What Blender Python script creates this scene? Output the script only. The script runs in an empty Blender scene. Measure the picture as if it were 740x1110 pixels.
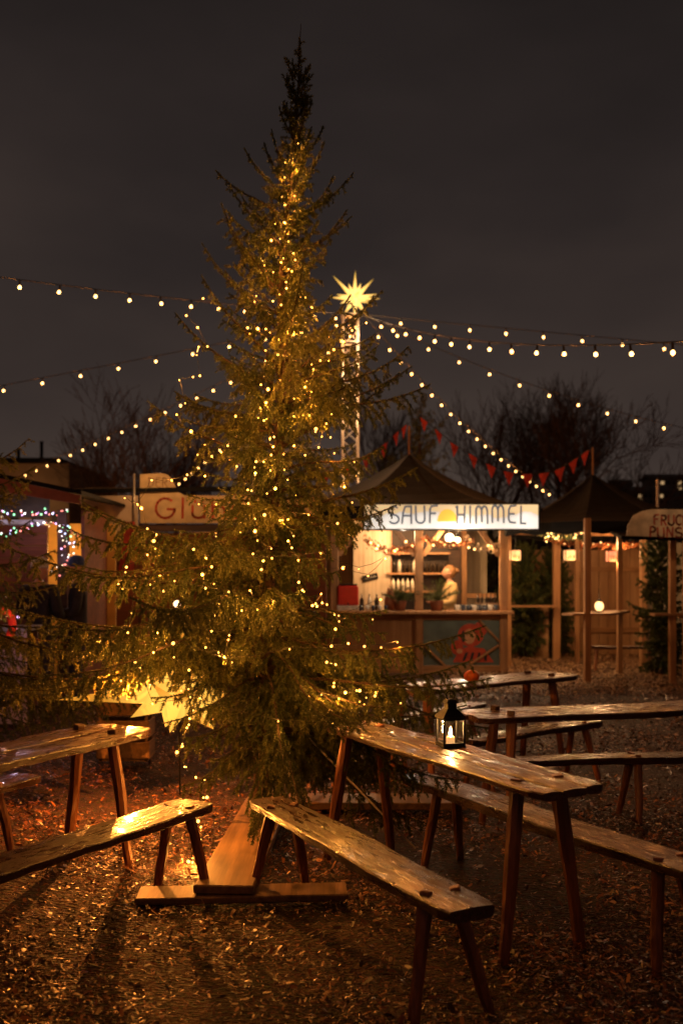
import bpy, bmesh, math, random
import numpy as np
from mathutils import Vector, Matrix
PI = math.pi
R = math.radians
F = 1079.0          # focal length in pixels of the 740 x 1110 photograph
EYE = 1.65
HZ = 620.0          # horizon row
random.seed(7)
RNG = np.random.default_rng(7)
scene = bpy.context.scene
COL = scene.collection

def P(px, py, Y): return Vector(((px-370)*Y/F, Y, EYE-(py-HZ)*Y/F))
def lerp(a, b, t): return a+(b-a)*t

# ------------------------------------------------------------------ materials
MATS = {}
def newmat(name):
    m = bpy.data.materials.new(name); m.use_nodes = True
    nt = m.node_tree; b = nt.nodes['Principled BSDF']
    return m, nt, b
def link(nt, a, b): nt.links.new(a, b)
def ramp(nt, fac, stops):
    r = nt.nodes.new('ShaderNodeValToRGB'); e = r.color_ramp.elements
    while len(e) < len(stops): e.new(.5)
    for i, (p, c) in enumerate(stops):
        e[i].position = p; e[i].color = (*c, 1)
    link(nt, fac, r.inputs[0]); return r.outputs[0]
def noise(nt, scale, detail=4, rough=.55, vec=None, coord='Object', stretch=None):
    n = nt.nodes.new('ShaderNodeTexNoise'); n.inputs['Scale'].default_value = scale
    n.inputs['Detail'].default_value = detail; n.inputs['Roughness'].default_value = rough
    if vec is None:
        tc = nt.nodes.new('ShaderNodeTexCoord'); vec = tc.outputs[coord]
    if stretch:
        mp = nt.nodes.new('ShaderNodeMapping'); mp.inputs['Scale'].default_value = stretch
        link(nt, vec, mp.inputs[0]); vec = mp.outputs[0]
    link(nt, vec, n.inputs['Vector']); return n.outputs['Fac']
def bump(nt, b, h, strength=.4, dist=.01):
    k = nt.nodes.new('ShaderNodeBump'); k.inputs['Strength'].default_value = strength
    k.inputs['Distance'].default_value = dist
    link(nt, h, k.inputs['Height'])
    link(nt, k.outputs[0], b.inputs['Normal']); return k
def matte(name, col, rough=.8, var=.35, scale=6, bmp=.15, spec=.3, metal=0, bdist=.01, coord='Object', stretch=None, trans=0):
    if name in MATS: return MATS[name]
    m, nt, b = newmat(name)
    n = noise(nt, scale, coord=coord, stretch=stretch)
    lo = tuple(c*(1-var) for c in col); hi = tuple(min(1, c*(1+var)) for c in col)
    link(nt, ramp(nt, n, [(.3, lo), (.7, hi)]), b.inputs['Base Color'])
    b.inputs['Roughness'].default_value = rough; b.inputs['Metallic'].default_value = metal
    b.inputs['Specular IOR Level'].default_value = spec
    if bmp: bump(nt, b, noise(nt, scale*5, 6, .6, coord=coord, stretch=stretch), bmp, bdist)
    MATS[name] = m; return m
def wood(name, lo, hi, rough=.5, axis=0, grain=14, wet=0, rot=0, island=True, mottled=0):
    """streaked timber; axis = long direction in object coordinates"""
    if name in MATS: return MATS[name]
    m, nt, b = newmat(name)
    st = [grain*1.6]*3; st[axis] = grain*.09
    tc = nt.nodes.new('ShaderNodeTexCoord')
    n = noise(nt, 1.6, 6, .62, vec=tc.outputs['Object'], stretch=tuple(st))
    big = noise(nt, 2.3, 3, .5, vec=tc.outputs['Object'])
    mx = nt.nodes.new('ShaderNodeMath'); mx.operation = 'MULTIPLY_ADD'
    link(nt, big, mx.inputs[0]); mx.inputs[1].default_value = .55; link(nt, n, mx.inputs[2])
    sub = nt.nodes.new('ShaderNodeMath'); sub.operation = 'SUBTRACT'; link(nt, mx.outputs[0], sub.inputs[0]); sub.inputs[1].default_value = .27
    c = ramp(nt, sub.outputs[0], [(.3, lo), (.52, tuple((a+b_)/2 for a, b_ in zip(lo, hi))), (.72, hi)])
    link(nt, c, b.inputs['Base Color'])
    if wet:
        w = noise(nt, 14, 6, .7, vec=tc.outputs['Object'], stretch=tuple(2.6 if k != axis else .4 for k in range(3)))
        r = nt.nodes.new('ShaderNodeMapRange'); link(nt, w, r.inputs[0])
        r.inputs[1].default_value = .40; r.inputs[2].default_value = .60
        r.inputs[3].default_value = .16; r.inputs[4].default_value = .62
        link(nt, r.outputs[0], b.inputs['Roughness'])
        b.inputs['Coat Weight'].default_value = wet; b.inputs['Coat Roughness'].default_value = .13
        b.inputs['Specular IOR Level'].default_value = .6
        drops = noise(nt, 120, 3, .5, vec=tc.outputs['Object'])
        add = nt.nodes.new('ShaderNodeMath'); add.operation = 'MULTIPLY_ADD'
        link(nt, drops, add.inputs[0]); add.inputs[1].default_value = .8; link(nt, n, add.inputs[2])
        bump(nt, b, add.outputs[0], .6, .006)
    else:
        b.inputs['Roughness'].default_value = rough
        bump(nt, b, n, .5, .006)
    MATS[name] = m; return m
def emit(name, col, s, var=0, scale=3):
    if name in MATS: return MATS[name]
    m, nt, b = newmat(name)
    b.inputs['Base Color'].default_value = (*[min(.8, c) for c in col], 1)
    b.inputs['Emission Color'].default_value = (*col, 1)
    b.inputs['Emission Strength'].default_value = s
    if var:
        n = noise(nt, scale, 3)
        r = nt.nodes.new('ShaderNodeMapRange'); link(nt, n, r.inputs[0])
        r.inputs[1].default_value = .3; r.inputs[2].default_value = .7
        r.inputs[3].default_value = s*(1-var); r.inputs[4].default_value = s*(1+var)
        link(nt, r.outputs[0], b.inputs['Emission Strength'])
    MATS[name] = m; return m
def glass(name):
    m, nt, b = newmat(name)
    out = nt.nodes['Material Output']
    t = nt.nodes.new('ShaderNodeBsdfTransparent'); g = nt.nodes.new('ShaderNodeBsdfGlossy'); g.inputs['Roughness'].default_value = .08
    mx = nt.nodes.new('ShaderNodeMixShader'); mx.inputs[0].default_value = .08
    link(nt, t.outputs[0], mx.inputs[1]); link(nt, g.outputs[0], mx.inputs[2]); link(nt, mx.outputs[0], out.inputs[0])
    return m

M_top = wood('wet_old_planks', (.014, .0045, .002), (.090, .031, .012), axis=1, wet=.3, grain=15)
M_leg = wood('peeled_pole_wood', (.12, .038, .013), (.32, .12, .045), rough=.42, axis=2, grain=16)
M_raw = wood('sawn_board', (.10, .052, .022), (.30, .165, .07), rough=.55, axis=1, grain=10)
M_post = wood('stall_timber', (.22, .10, .035), (.44, .22, .085), rough=.6, axis=2, grain=10)
M_beam = wood('stall_beam', (.20, .09, .03), (.40, .20, .075), rough=.6, axis=0, grain=10)
M_dark = wood('dark_weathered_wood', (.03, .014, .008), (.10, .045, .022), rough=.6, axis=0, grain=9)
M_red = wood('falu_red_boards', (.10, .028, .014), (.24, .075, .035), rough=.6, axis=0, grain=8)
M_canvas = matte('black_canvas', (.0045, .004, .004), .8, .4, 3, .25, .15, bdist=.02)
M_metal = matte('galvanised_tube', (.55, .50, .42), .38, .15, 20, .05, .5, .55)
M_iron = matte('black_iron', (.012, .011, .010), .45, .3, 30, .1, .5, .6)
M_wire = matte('dark_cable', (.02, .018, .012), .6, .2, 30, 0)
M_bark = matte('spruce_bark', (.055, .032, .020), .9, .5, 18, .8, .2, bdist=.01)
M_glass = glass('clear_glass')
W_BULB = (1.0, .60, .24)
M_bulb = emit('festoon_filament_glow', (1.0, .53, .17), 8)
M_fairy = emit('fairy_light_glow', (1.0, .43, .08), 6)
LAMP = {}
def lamp(loc, watt, col=(1, .52, .18), parent=None, key=None, radius=0.0):
    k = (key or watt, col)
    if k not in LAMP:
        L = bpy.data.lights.new('lamp_glow', 'POINT'); L.energy = watt; L.color = col; L.shadow_soft_size = radius; LAMP[k] = L
    o = bpy.data.objects.new('lamp_glow', LAMP[k]); COL.objects.link(o); o.location = loc
    if parent: o.parent = parent
    return o

# ------------------------------------------------------------------ mesh helpers
def mesh_obj(name, verts, faces, mat=None, parent=None, smooth=False, loc=None):
    me = bpy.data.meshes.new(name); me.from_pydata([tuple(v) for v in verts], [], faces); me.update()
    return _fin(name, me, mat, parent, smooth, loc)
def _fin(name, me, mat, parent, smooth, loc=None):
    if smooth: me.polygons.foreach_set('use_smooth', [True]*len(me.polygons))
    o = bpy.data.objects.new(name, me); COL.objects.link(o)
    if mat: me.materials.append(mat)
    if parent: o.parent = parent
    if loc is not None: o.location = loc
    return o
def empty(name, label, cat, loc=(0, 0, 0), rz=0, group=None):
    o = bpy.data.objects.new(name, None); COL.objects.link(o); o.location = loc; o.rotation_euler = (0, 0, rz)
    o.empty_display_size = .1
    return tag(o, label, cat, group)
def tag(o, label=None, cat=None, group=None, kind=None):
    if label: o['label'] = label
    if cat: o['category'] = cat
    if group: o['group'] = group
    if kind: o['kind'] = kind
    return o

class MB:
    """collects shapes into ONE mesh"""
    def __init__(s): s.v = []; s.f = []
    def box(s, c, size, rot=None, taper=1.0, bev=0.0):
        c = Vector(c); hx, hy, hz = [k/2 for k in size]
        b = len(s.v); M = rot if rot is not None else Matrix.Identity(3)
        if bev > 0:
            bb = min(bev, hx*.45, hy*.45, hz*.45)
            bm = bmesh.new(); bmesh.ops.create_cube(bm, size=1)
            for v in bm.verts: v.co = Vector((v.co.x*2*hx*(taper if v.co.z > 0 else 1), v.co.y*2*hy*(taper if v.co.z > 0 else 1), v.co.z*2*hz))
            bmesh.ops.bevel(bm, geom=list(bm.edges)+list(bm.verts), offset=bb, segments=1, affect='EDGES')
            bm.verts.index_update()
            for v in bm.verts: s.v.append(c+M@v.co)
            for f in bm.faces: s.f.append([b+v.index for v in f.verts])
            bm.free(); return s
        for z in (-1, 1):
            t = taper if z > 0 else 1
            for x, y in ((-1, -1), (1, -1), (1, 1), (-1, 1)):
                s.v.append(c+M@Vector((x*hx*t, y*hy*t, z*hz)))
        for q in ((0, 3, 2, 1), (4, 5, 6, 7), (0, 1, 5, 4), (1, 2, 6, 5), (2, 3, 7, 6), (3, 0, 4, 7)):
            s.f.append([b+i for i in q])
        return s
    def bar(s, a, b, w, h=None, taper=1.0, bev=.004):
        """rectangular bar from a to b, w wide (horizontal), h high"""
        a = Vector(a); b = Vector(b); d = b-a; L = d.length
        return s.box((a+b)/2, (w, h or w, L), frame(d), taper, bev)
    def tube(s, pts, rads, n=8, cap=True, jit=0, rnd=None):
        pts = [Vector(p) for p in pts]
        if not hasattr(rads, '__len__'): rads = [rads]*len(pts)
        b = len(s.v); up = None
        for i, p in enumerate(pts):
            d = (pts[min(i+1, len(pts)-1)]-pts[max(i-1, 0)])
            if d.length < 1e-9: d = Vector((0, 0, 1))
            Mx = frame(d)
            for k in range(n):
                a = 2*PI*k/n; rr = rads[i]*(1+(rnd.uniform(-jit, jit) if jit else 0))
                s.v.append(p+Mx@Vector((math.cos(a)*rr, math.sin(a)*rr, 0)))
        for i in range(len(pts)-1):
            for k in range(n):
                k2 = (k+1) % n
                s.f.append([b+i*n+k, b+i*n+k2, b+(i+1)*n+k2, b+(i+1)*n+k])
        if cap:
            s.f.append([b+k for k in range(n)][::-1]); s.f.append([b+(len(pts)-1)*n+k for k in range(n)])
        return s
    def lathe(s, prof, c=(0, 0, 0), n=12):
        """prof: (r, z) list"""
        b = len(s.v); c = Vector(c)
        for r, z in prof:
            for k in range(n):
                a = 2*PI*k/n; s.v.append(c+Vector((r*math.cos(a), r*math.sin(a), z)))
        for i in range(len(prof)-1):
            for k in range(n):
                k2 = (k+1) % n
                s.f.append([b+i*n+k, b+i*n+k2, b+(i+1)*n+k2, b+(i+1)*n+k])
        s.f.append([b+k for k in range(n)][::-1]); s.f.append([b+(len(prof)-1)*n+k for k in range(n)])
        return s
    def ball(s, c, r, sub=1, sq=(1, 1, 1)):
        bm = bmesh.new(); bmesh.ops.create_icosphere(bm, subdivisions=sub, radius=1)
        b = len(s.v); bm.verts.index_update()
        for v in bm.verts: s.v.append(Vector(c)+Vector((v.co.x*r*sq[0], v.co.y*r*sq[1], v.co.z*r*sq[2])))
        for f in bm.faces: s.f.append([b+v.index for v in f.verts])
        bm.free(); return s
    def poly(s, pts): b = len(s.v); s.v += [Vector(p) for p in pts]; s.f.append(list(range(b, b+len(pts)))); return s
    def slab(s, pts, n, th):
        """extruded flat polygon pts, thickness th along n"""
        n = Vector(n).normalized(); b = len(s.v); k = len(pts)
        s.v += [Vector(p) for p in pts]+[Vector(p)+n*th for p in pts]
        s.f.append(list(range(b, b+k))[::-1]); s.f.append(list(range(b+k, b+2*k)))
        for i in range(k): j = (i+1) % k; s.f.append([b+i, b+j, b+k+j, b+k+i])
        return s
    def build(s, name, mat=None, parent=None, smooth=False, loc=None):
        return mesh_obj(name, s.v, s.f, mat, parent, smooth, loc)
def frame(d):
    d = Vector(d).normalized()
    if abs(d.z) > .999: x = Vector((1, 0, 0))
    else: x = Vector((0, 0, 1)).cross(d).normalized()
    y = d.cross(x)
    return Matrix((x, y, d)).transposed()

# ------------------------------------------------------------------ lettering made of strokes
def arc(cx, cy, rx, ry, a0, a1, n=8): return [(cx+rx*math.cos(R(lerp(a0, a1, i/n))), cy+ry*math.sin(R(lerp(a0, a1, i/n)))) for i in range(n+1)]
GL = {
 'S': (.75, [arc(.38, .75, .34, .25, 40, 270, 10)+arc(.38, .25, .36, .25, 90, -150, 10)]),
 'A': (.8, [[(.02, 0), (.1, .6), (.25, .98), (.7, 1.0), (.7, 0)], [(.08, .45), (.7, .45)]]),
 'U': (.75, [[(.05, 1), (.05, .3)]+arc(.37, .25, .32, .25, 180, 360, 8)+[(.69, 1)]]),
 'F': (.7, [[(.1, 0), (.1, .8), (.2, .97), (.62, 1)], [(.1, .55), (.5, .55)]]),
 'H': (.8, [[(.0, .95), (.12, .98), (.12, 0)], [(.12, .5), (.68, .5)], [(.68, 1), (.68, 0)]]),
 'I': (.3, [[(.12, 1), (.12, 0)]]),
 'M': (1.05, [[(.08, 0), (.08, .7)]+arc(.3, .7, .22, .3, 180, 0, 8)+[(.52, .1)], [(.52, .7)]+arc(.74, .7, .22, .3, 180, 0, 8)+[(.96, 0)]]),
 'E': (.7, [[(.62, 1), (.2, .97), (.08, .75), (.08, .2), (.2, .03), (.62, 0)], [(.08, .52), (.5, .52)]]),
 'L': (.6, [[(.12, 1), (.12, .0), (.5, .0)]]),
 'D': (.75, [[(.08, 0), (.08, 1)]+arc(.1, .5, .55, .5, 90, -90, 10)]),
 'R': (.72, [[(.08, 0), (.08, 1)]+arc(.3, .76, .3, .24, 90, -90, 8)+[(.08, .52)], [(.3, .52), (.64, 0)]]),
 'C': (.7, [arc(.4, .5, .36, .5, 50, 310, 12)]),
 'T': (.7, [[(.0, 1), (.68, 1)], [(.34, 1), (.34, 0)]]),
 'P': (.7, [[(.08, 0), (.08, 1)]+arc(.3, .74, .3, .26, 90, -90, 8)+[(.08, .48)]]),
 'N': (.78, [[(.08, 0), (.08, 1), (.66, 0), (.66, 1)]]),
 'G': (.85, [arc(.42, .5, .38, .5, 50, 340, 12)+[(.8, .45), (.5, .45)]]),
 'l': (.3, [[(.12, 1), (.12, 0)]]),
 'ü': (.68, [[(.08, .62), (.08, .22)]+arc(.32, .2, .24, .2, 180, 360, 8)+[(.56, .62)], [(.56, .3), (.56, 0)], [(.18, .78), (.18, .88)], [(.46, .78), (.46, .88)]]),
 'h': (.68, [[(.08, 1), (.08, 0)], [(.08, .4)]+arc(.32, .4, .24, .22, 180, 0, 8)+[(.56, 0)]]),
 'w': (.9, [[(.04, .62), (.2, 0), (.42, .55), (.62, 0), (.8, .62)]]),
 'e': (.66, [[(.08, .33), (.56, .33)]+arc(.32, .33, .25, .31, 0, 310, 12)]),
 'i': (.28, [[(.12, .62), (.12, 0)], [(.12, .8), (.12, .9)]]),
 'n': (.68, [[(.08, .62), (.08, 0)], [(.08, .4)]+arc(.32, .4, .24, .22, 180, 0, 8)+[(.56, 0)]]),
 ' ': (.45, [])}
def lettering(mb, text, org, ux, uz, h, w, stroke, jit=.0, gap=.12, rnd=random):
    """flat ribbons in the plane spanned by ux, uz; total width w"""
    org = Vector(org); ux = Vector(ux).normalized(); uz = Vector(uz).normalized(); nn = ux.cross(uz)
    tot = sum(GL[c][0]+gap for c in text)-gap; sx = w/tot; x = 0; lay = 0
    for c in text:
        wd, strokes = GL[c]; tilt = rnd.uniform(-jit, jit); dz = rnd.uniform(-jit, jit)*h
        for st in strokes:
            lay += 1
            pts = [org+ux*((x+a)*sx+tilt*b*h)+uz*(b*h+dz)+nn*(-.0004*(lay % 5)) for a, b in st]
            for i in range(len(pts)-1):
                d = (pts[i+1]-pts[i])
                if d.length < 1e-6: continue
                d.normalize(); s = nn.cross(d)*stroke/2
                e = d*stroke*.3
                mb.poly([pts[i]-e-s, pts[i+1]+e-s, pts[i+1]+e+s, pts[i]-e+s])
        x += wd+gap

# ------------------------------------------------------------------ camera, world
cam = bpy.data.cameras.new('camera'); camo = bpy.data.objects.new('camera', cam); COL.objects.link(camo)
camo.location = (0, 0, EYE); camo.rotation_euler = (PI/2, 0, 0)
cam.sensor_fit = 'VERTICAL'; cam.sensor_height = 36; cam.sensor_width = 24; cam.lens = 35
cam.shift_y = (HZ-555)/1110
cam.clip_start = .05; cam.clip_end = 1500
cam.dof.use_dof = True; cam.dof.focus_distance = 5.4; cam.dof.aperture_fstop = 1.9
scene.camera = camo
scene.view_settings.view_transform = 'Standard'; scene.view_settings.look = 'None'; scene.view_settings.exposure = 0
scene.cycles.use_denoising = True
scene.cycles.max_bounces = 6; scene.cycles.transparent_max_bounces = 12
scene.cycles.sample_clamp_indirect = 3.0; scene.cycles.sample_clamp_direct = 0
scene.cycles.use_light_tree = True
scene.cycles.caustics_reflective = False; scene.cycles.caustics_refractive = False

w = bpy.data.worlds.new('World'); scene.world = w; w.use_nodes = True
nt = w.node_tree; bg = nt.nodes['Background']
tc = nt.nodes.new('ShaderNodeTexCoord'); sep = nt.nodes.new('ShaderNodeSeparateXYZ'); link(nt, tc.outputs['Generated'], sep.inputs[0])
cl = nt.nodes.new('ShaderNodeTexNoise'); cl.inputs['Scale'].default_value = 2.2; cl.inputs['Detail'].default_value = 4
mp = nt.nodes.new('ShaderNodeMapping'); mp.inputs['Scale'].default_value = (1, 1, 2.2); link(nt, tc.outputs['Generated'], mp.inputs[0]); link(nt, mp.outputs[0], cl.inputs['Vector'])
ma = nt.nodes.new('ShaderNodeMath'); ma.operation = 'MULTIPLY_ADD'; link(nt, cl.outputs['Fac'], ma.inputs[0]); ma.inputs[1].default_value = .62; link(nt, sep.outputs['Z'], ma.inputs[2])
c = ramp(nt, ma.outputs[0], [(.16, (.066, .044, .032)), (.34, (.058, .041, .033)), (.52, (.040, .0285, .0245)), (.68, (.025, .0185, .0170)), (.88, (.0135, .0105, .0100))])
link(nt, c, bg.inputs[0]); bg.inputs[1].default_value = 1.0

# ------------------------------------------------------------------ ground
def ground():
    m, nt, b = newmat('wet_bark_mulch')
    n1 = noise(nt, 22, 8, .7); n2 = noise(nt, .35, 4, .6)
    v = nt.nodes.new('ShaderNodeTexVoronoi'); v.inputs['Scale'].default_value = 34; v.inputs['Randomness'].default_value = 1
    tc = nt.nodes.new('ShaderNodeTexCoord'); mp = nt.nodes.new('ShaderNodeMapping'); mp.inputs['Scale'].default_value = (1, 2.2, 1); mp.inputs['Rotation'].default_value = (0, 0, .7)
    link(nt, tc.outputs['Object'], mp.inputs[0]); link(nt, mp.outputs[0], v.inputs['Vector'])
    mx = nt.nodes.new('ShaderNodeMix'); mx.data_type = 'RGBA'; mx.blend_type = 'MULTIPLY'; mx.inputs[0].default_value = .75
    link(nt, ramp(nt, n1, [(.3, (.024, .009, .004)), (.55, (.085, .034, .014)), (.75, (.17, .08, .034))]), mx.inputs[6])
    link(nt, v.outputs['Color'], mx.inputs[7])
    link(nt, mx.outputs[2], b.inputs['Base Color'])
    r = nt.nodes.new('ShaderNodeMapRange'); link(nt, n2, r.inputs[0]); r.inputs[3].default_value = .6; r.inputs[4].default_value = .95
    link(nt, r.outputs[0], b.inputs['Roughness'])
    ad = nt.nodes.new('ShaderNodeMath'); ad.operation = 'ADD'; link(nt, n1, ad.inputs[0]); link(nt, v.outputs['Distance'], ad.inputs[1])
    bump(nt, b, ad.outputs[0], .9, .03)
    # graded grid: fine near, coarse far, out to the horizon
    ys = [-30, -10, -3]+[x for x in np.arange(-1, 14, .22)]+[15, 17, 20, 24, 30, 45, 70, 120, 250, 600]
    xs = [-400, -120, -50, -22, -12]+[x for x in np.arange(-7, 7.01, .22)]+[12, 22, 50, 120, 400]
    V = []; 
    for y in ys:
        for x in xs:
            z = .018*math.sin(x*1.7+y*.9)*math.cos(y*1.3-x*.4)+random.uniform(-.008, .008) if (-7.1 < x < 7.1 and -1.1 < y < 14) else 0
            V.append((x, y, z-.012))
    nx = len(xs); Fc = [[j*nx+i, j*nx+i+1, (j+1)*nx+i+1, (j+1)*nx+i] for j in range(len(ys)-1) for i in range(nx-1)]
    g = mesh_obj('ground', V, Fc, m, smooth=True); tag(g, kind='structure')
ground()

def chips():
    """loose bark chips and leaves on top of the ground: nobody could count them"""
    m, nt, b = newmat('bark_chip')
    gi = nt.nodes.new('ShaderNodeNewGeometry')
    c = ramp(nt, gi.outputs['Random Per Island'], [(0, (.014, .005, .0025)), (.35, (.075, .024, .008)), (.68, (.19, .064, .020)), (.93, (.34, .13, .042)), (1, (.52, .27, .11))])
    link(nt, c, b.inputs['Base Color']); b.inputs['Roughness'].default_value = .38; b.inputs['Specular IOR Level'].default_value = .55
    rng = RNG
    n = 190000
    # density falls off with distance from the camera
    y = 2.6+12.5*rng.random(n)**1.75
    hw = y*.36+.5
    x = (rng.random(n)*2-1)*hw
    kp = rng.random(n) < np.clip(.62+.45*np.sin(x*1.9+1.3*np.sin(y*1.1))*np.cos(y*1.6+.8*np.sin(x*2.3))+.25*np.sin(x*5.1+y*3.7), .12, 1); x = x[kp]; y = y[kp]; n = len(x)
    L = rng.gamma(2.2,   .0052, n)+.007; W = L*rng.uniform(.16, .45, n)
    L *= (1+.05*(y-3)); W *= (1+.09*(y-3))
    az = rng.random(n)*2*PI; tilt = rng.normal(0, .33, n); roll = rng.normal(0, .38, n)
    z = rng.uniform(.0, .028, n)
    ca, sa = np.cos(az), np.sin(az)
    d = np.stack([ca*np.cos(tilt), sa*np.cos(tilt), np.sin(tilt)], 1)
    s = np.stack([-sa*np.cos(roll), ca*np.cos(roll), np.sin(roll)], 1)
    c0 = np.stack([x, y, z], 1)
    bow = rng.uniform(-.25, .35, n)[:, None]*W[:, None]*np.array([0, 0, 1])
    k = rng.uniform(.3, .95, n)[:, None]
    a = c0-d*L[:, None]/2; e = c0+d*L[:, None]/2
    V = np.stack([a-s*W[:, None]/2*k, a+s*W[:, None]/2, c0+s*W[:, None]*.55+bow, e+s*W[:, None]/2*k, e-s*W[:, None]*.35, c0-s*W[:, None]*.55+bow], 1).reshape(-1, 3)
    i = np.arange(n)[:, None]*6
    Q = np.concatenate([i+np.array([[0, 1, 2, 5]]), i+np.array([[5, 2, 3, 4]])], 0)
    np_mesh('bark_chips', V, Q, m, tagkw=dict(kind='stuff', label='loose wet bark chips and fallen leaves covering the ground', cat='bark mulch'))
def np_mesh(name, V, Q, m, parent=None, tagkw=None, smooth=False):
    me = bpy.data.meshes.new(name); k = Q.shape[1]
    me.vertices.add(len(V)); me.vertices.foreach_set('co', np.ascontiguousarray(V, dtype=np.float32).ravel())
    me.loops.add(Q.size); me.loops.foreach_set('vertex_index', np.ascontiguousarray(Q, dtype=np.int32).ravel())
    me.polygons.add(len(Q)); me.polygons.foreach_set('loop_start', np.arange(0, Q.size, k, dtype=np.int32))
    me.update(calc_edges=True)
    o = _fin(name, me, m, parent, smooth)
    if tagkw: tag(o, tagkw.get('label'), tagkw.get('cat'), tagkw.get('group'), tagkw.get('kind'))
    return o
chips()

# pale straw / gravel patch spread below the stalls
def patch():
    m, nt, b = newmat('straw_litter')
    gi = nt.nodes.new('ShaderNodeNewGeometry')
    c = ramp(nt, gi.outputs['Random Per Island'], [(0, (.10, .042, .018)), (.5, (.26, .13, .055)), (1, (.50, .31, .15))])
    link(nt, c, b.inputs['Base Color']); b.inputs['Roughness'].default_value = .6
    rng = RNG; n = 44000
    y = 13.2+6.5*rng.random(n); x = rng.uniform(1.6, 7.6, n)
    keep = rng.random(n) < np.clip((y-12.6)/2.0, 0, 1); x = x[keep]; y = y[keep]; n = len(x)
    L = rng.uniform(.02, .055, n); W = rng.uniform(.008, .022, n); az = rng.random(n)*2*PI; ti = rng.normal(0, .35, n)
    d = np.stack([np.cos(az)*np.cos(ti), np.sin(az)*np.cos(ti), np.sin(ti)], 1)*L[:, None]/2
    s = np.stack([-np.sin(az), np.cos(az), rng.normal(0, .3, n)], 1)*W[:, None]/2
    c0 = np.stack([x, y, rng.uniform(.01, .04, n)], 1)
    V = np.stack([c0-d-s, c0-d+s, c0+d+s*.6, c0+d-s*.6], 1).reshape(-1, 3)
    np_mesh('straw_litter', V, np.arange(4*n).reshape(-1, 4), m, tagkw=dict(kind='stuff', label='pale straw and wood shavings scattered under the pavilion', cat='straw'))
patch()

# ------------------------------------------------------------------ spruce trees
def foliage_material(name, dark, mid, tip, trans=.12):
    m, nt, b = newmat(name)
    at = nt.nodes.new('ShaderNodeAttribute'); at.attribute_name = 'tone'
    n = noise(nt, 5, 3)
    mx = nt.nodes.new('ShaderNodeMath'); mx.operation = 'MULTIPLY_ADD'; link(nt, n, mx.inputs[0]); mx.inputs[1].default_value = .5
    link(nt, at.outputs['Fac'], mx.inputs[2])
    c = ramp(nt, mx.outputs[0], [(.25, dark), (.65, mid), (1.15, tip)])
    link(nt, c, b.inputs['Base Color']); b.inputs['Roughness'].default_value = .45; b.inputs['Specular IOR Level'].default_value = .35
    out = nt.nodes['Material Output']
    t = nt.nodes.new('ShaderNodeBsdfTranslucent'); link(nt, c, t.inputs[0])
    ms = nt.nodes.new('ShaderNodeMixShader'); ms.inputs[0].default_value = trans+.15
    link(nt, b.outputs[0], ms.inputs[1]); link(nt, t.outputs[0], ms.inputs[2]); link(nt, ms.outputs[0], out.inputs[0])
    return m
M_needle = foliage_material('spruce_needles', (.014, .024, .008), (.056, .072, .018), (.145, .140, .034))

def needles(segs, dens, nl, nw, rng, name, parent, mat):
    """segs: list of (polyline pts Nx3, tone). Puts short triangular needles round each line."""
    A = []; D = []; T = []; FR = []
    for pts, tone in segs:
        pts = np.asarray(pts); dd = pts[1:]-pts[:-1]; ll = np.linalg.norm(dd, axis=1); tot = ll.sum()
        k = max(6, int(tot*dens)); cum = np.concatenate([[0], np.cumsum(ll)])
        u = np.sort(rng.random(k))*tot
        j = np.clip(np.searchsorted(cum, u)-1, 0, len(ll)-1)
        f = (u-cum[j])/np.maximum(ll[j], 1e-9)
        A.append(pts[j]+dd[j]*f[:, None]); D.append(dd[j]/np.maximum(ll[j], 1e-9)[:, None])
        T.append(np.full(k, tone)+rng.uniform(-.08, .08, k)); FR.append(u/tot)
    A = np.concatenate(A); D = np.concatenate(D); T = np.concatenate(T); FR = np.concatenate(FR); n = len(A)
    rv = rng.normal(size=(n, 3)); rv[:, 2] += .12
    rv -= D*(rv*D).sum(1)[:, None]; rv /= np.linalg.norm(rv, axis=1)[:, None]
    fwd = .55+.9*FR**3
    nd = rv+D*fwd[:, None]; nd /= np.linalg.norm(nd, axis=1)[:, None]
    s = np.cross(nd, rng.normal(size=(n, 3))); s /= np.linalg.norm(s, axis=1)[:, None]
    L = nl*rng.uniform(.65, 1.15, n)[:, None]*(1-.35*FR**4)[:, None]
    V = np.stack([A-s*nw/2, A+s*nw/2, A+nd*L], 1).reshape(-1, 3)
    o = np_mesh(name, V, np.arange(3*n).reshape(-1, 3), mat, parent)
    at = o.data.attributes.new('tone', 'FLOAT', 'FACE'); at.data.foreach_set('value', T.astype(np.float32))
    return o, n

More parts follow.
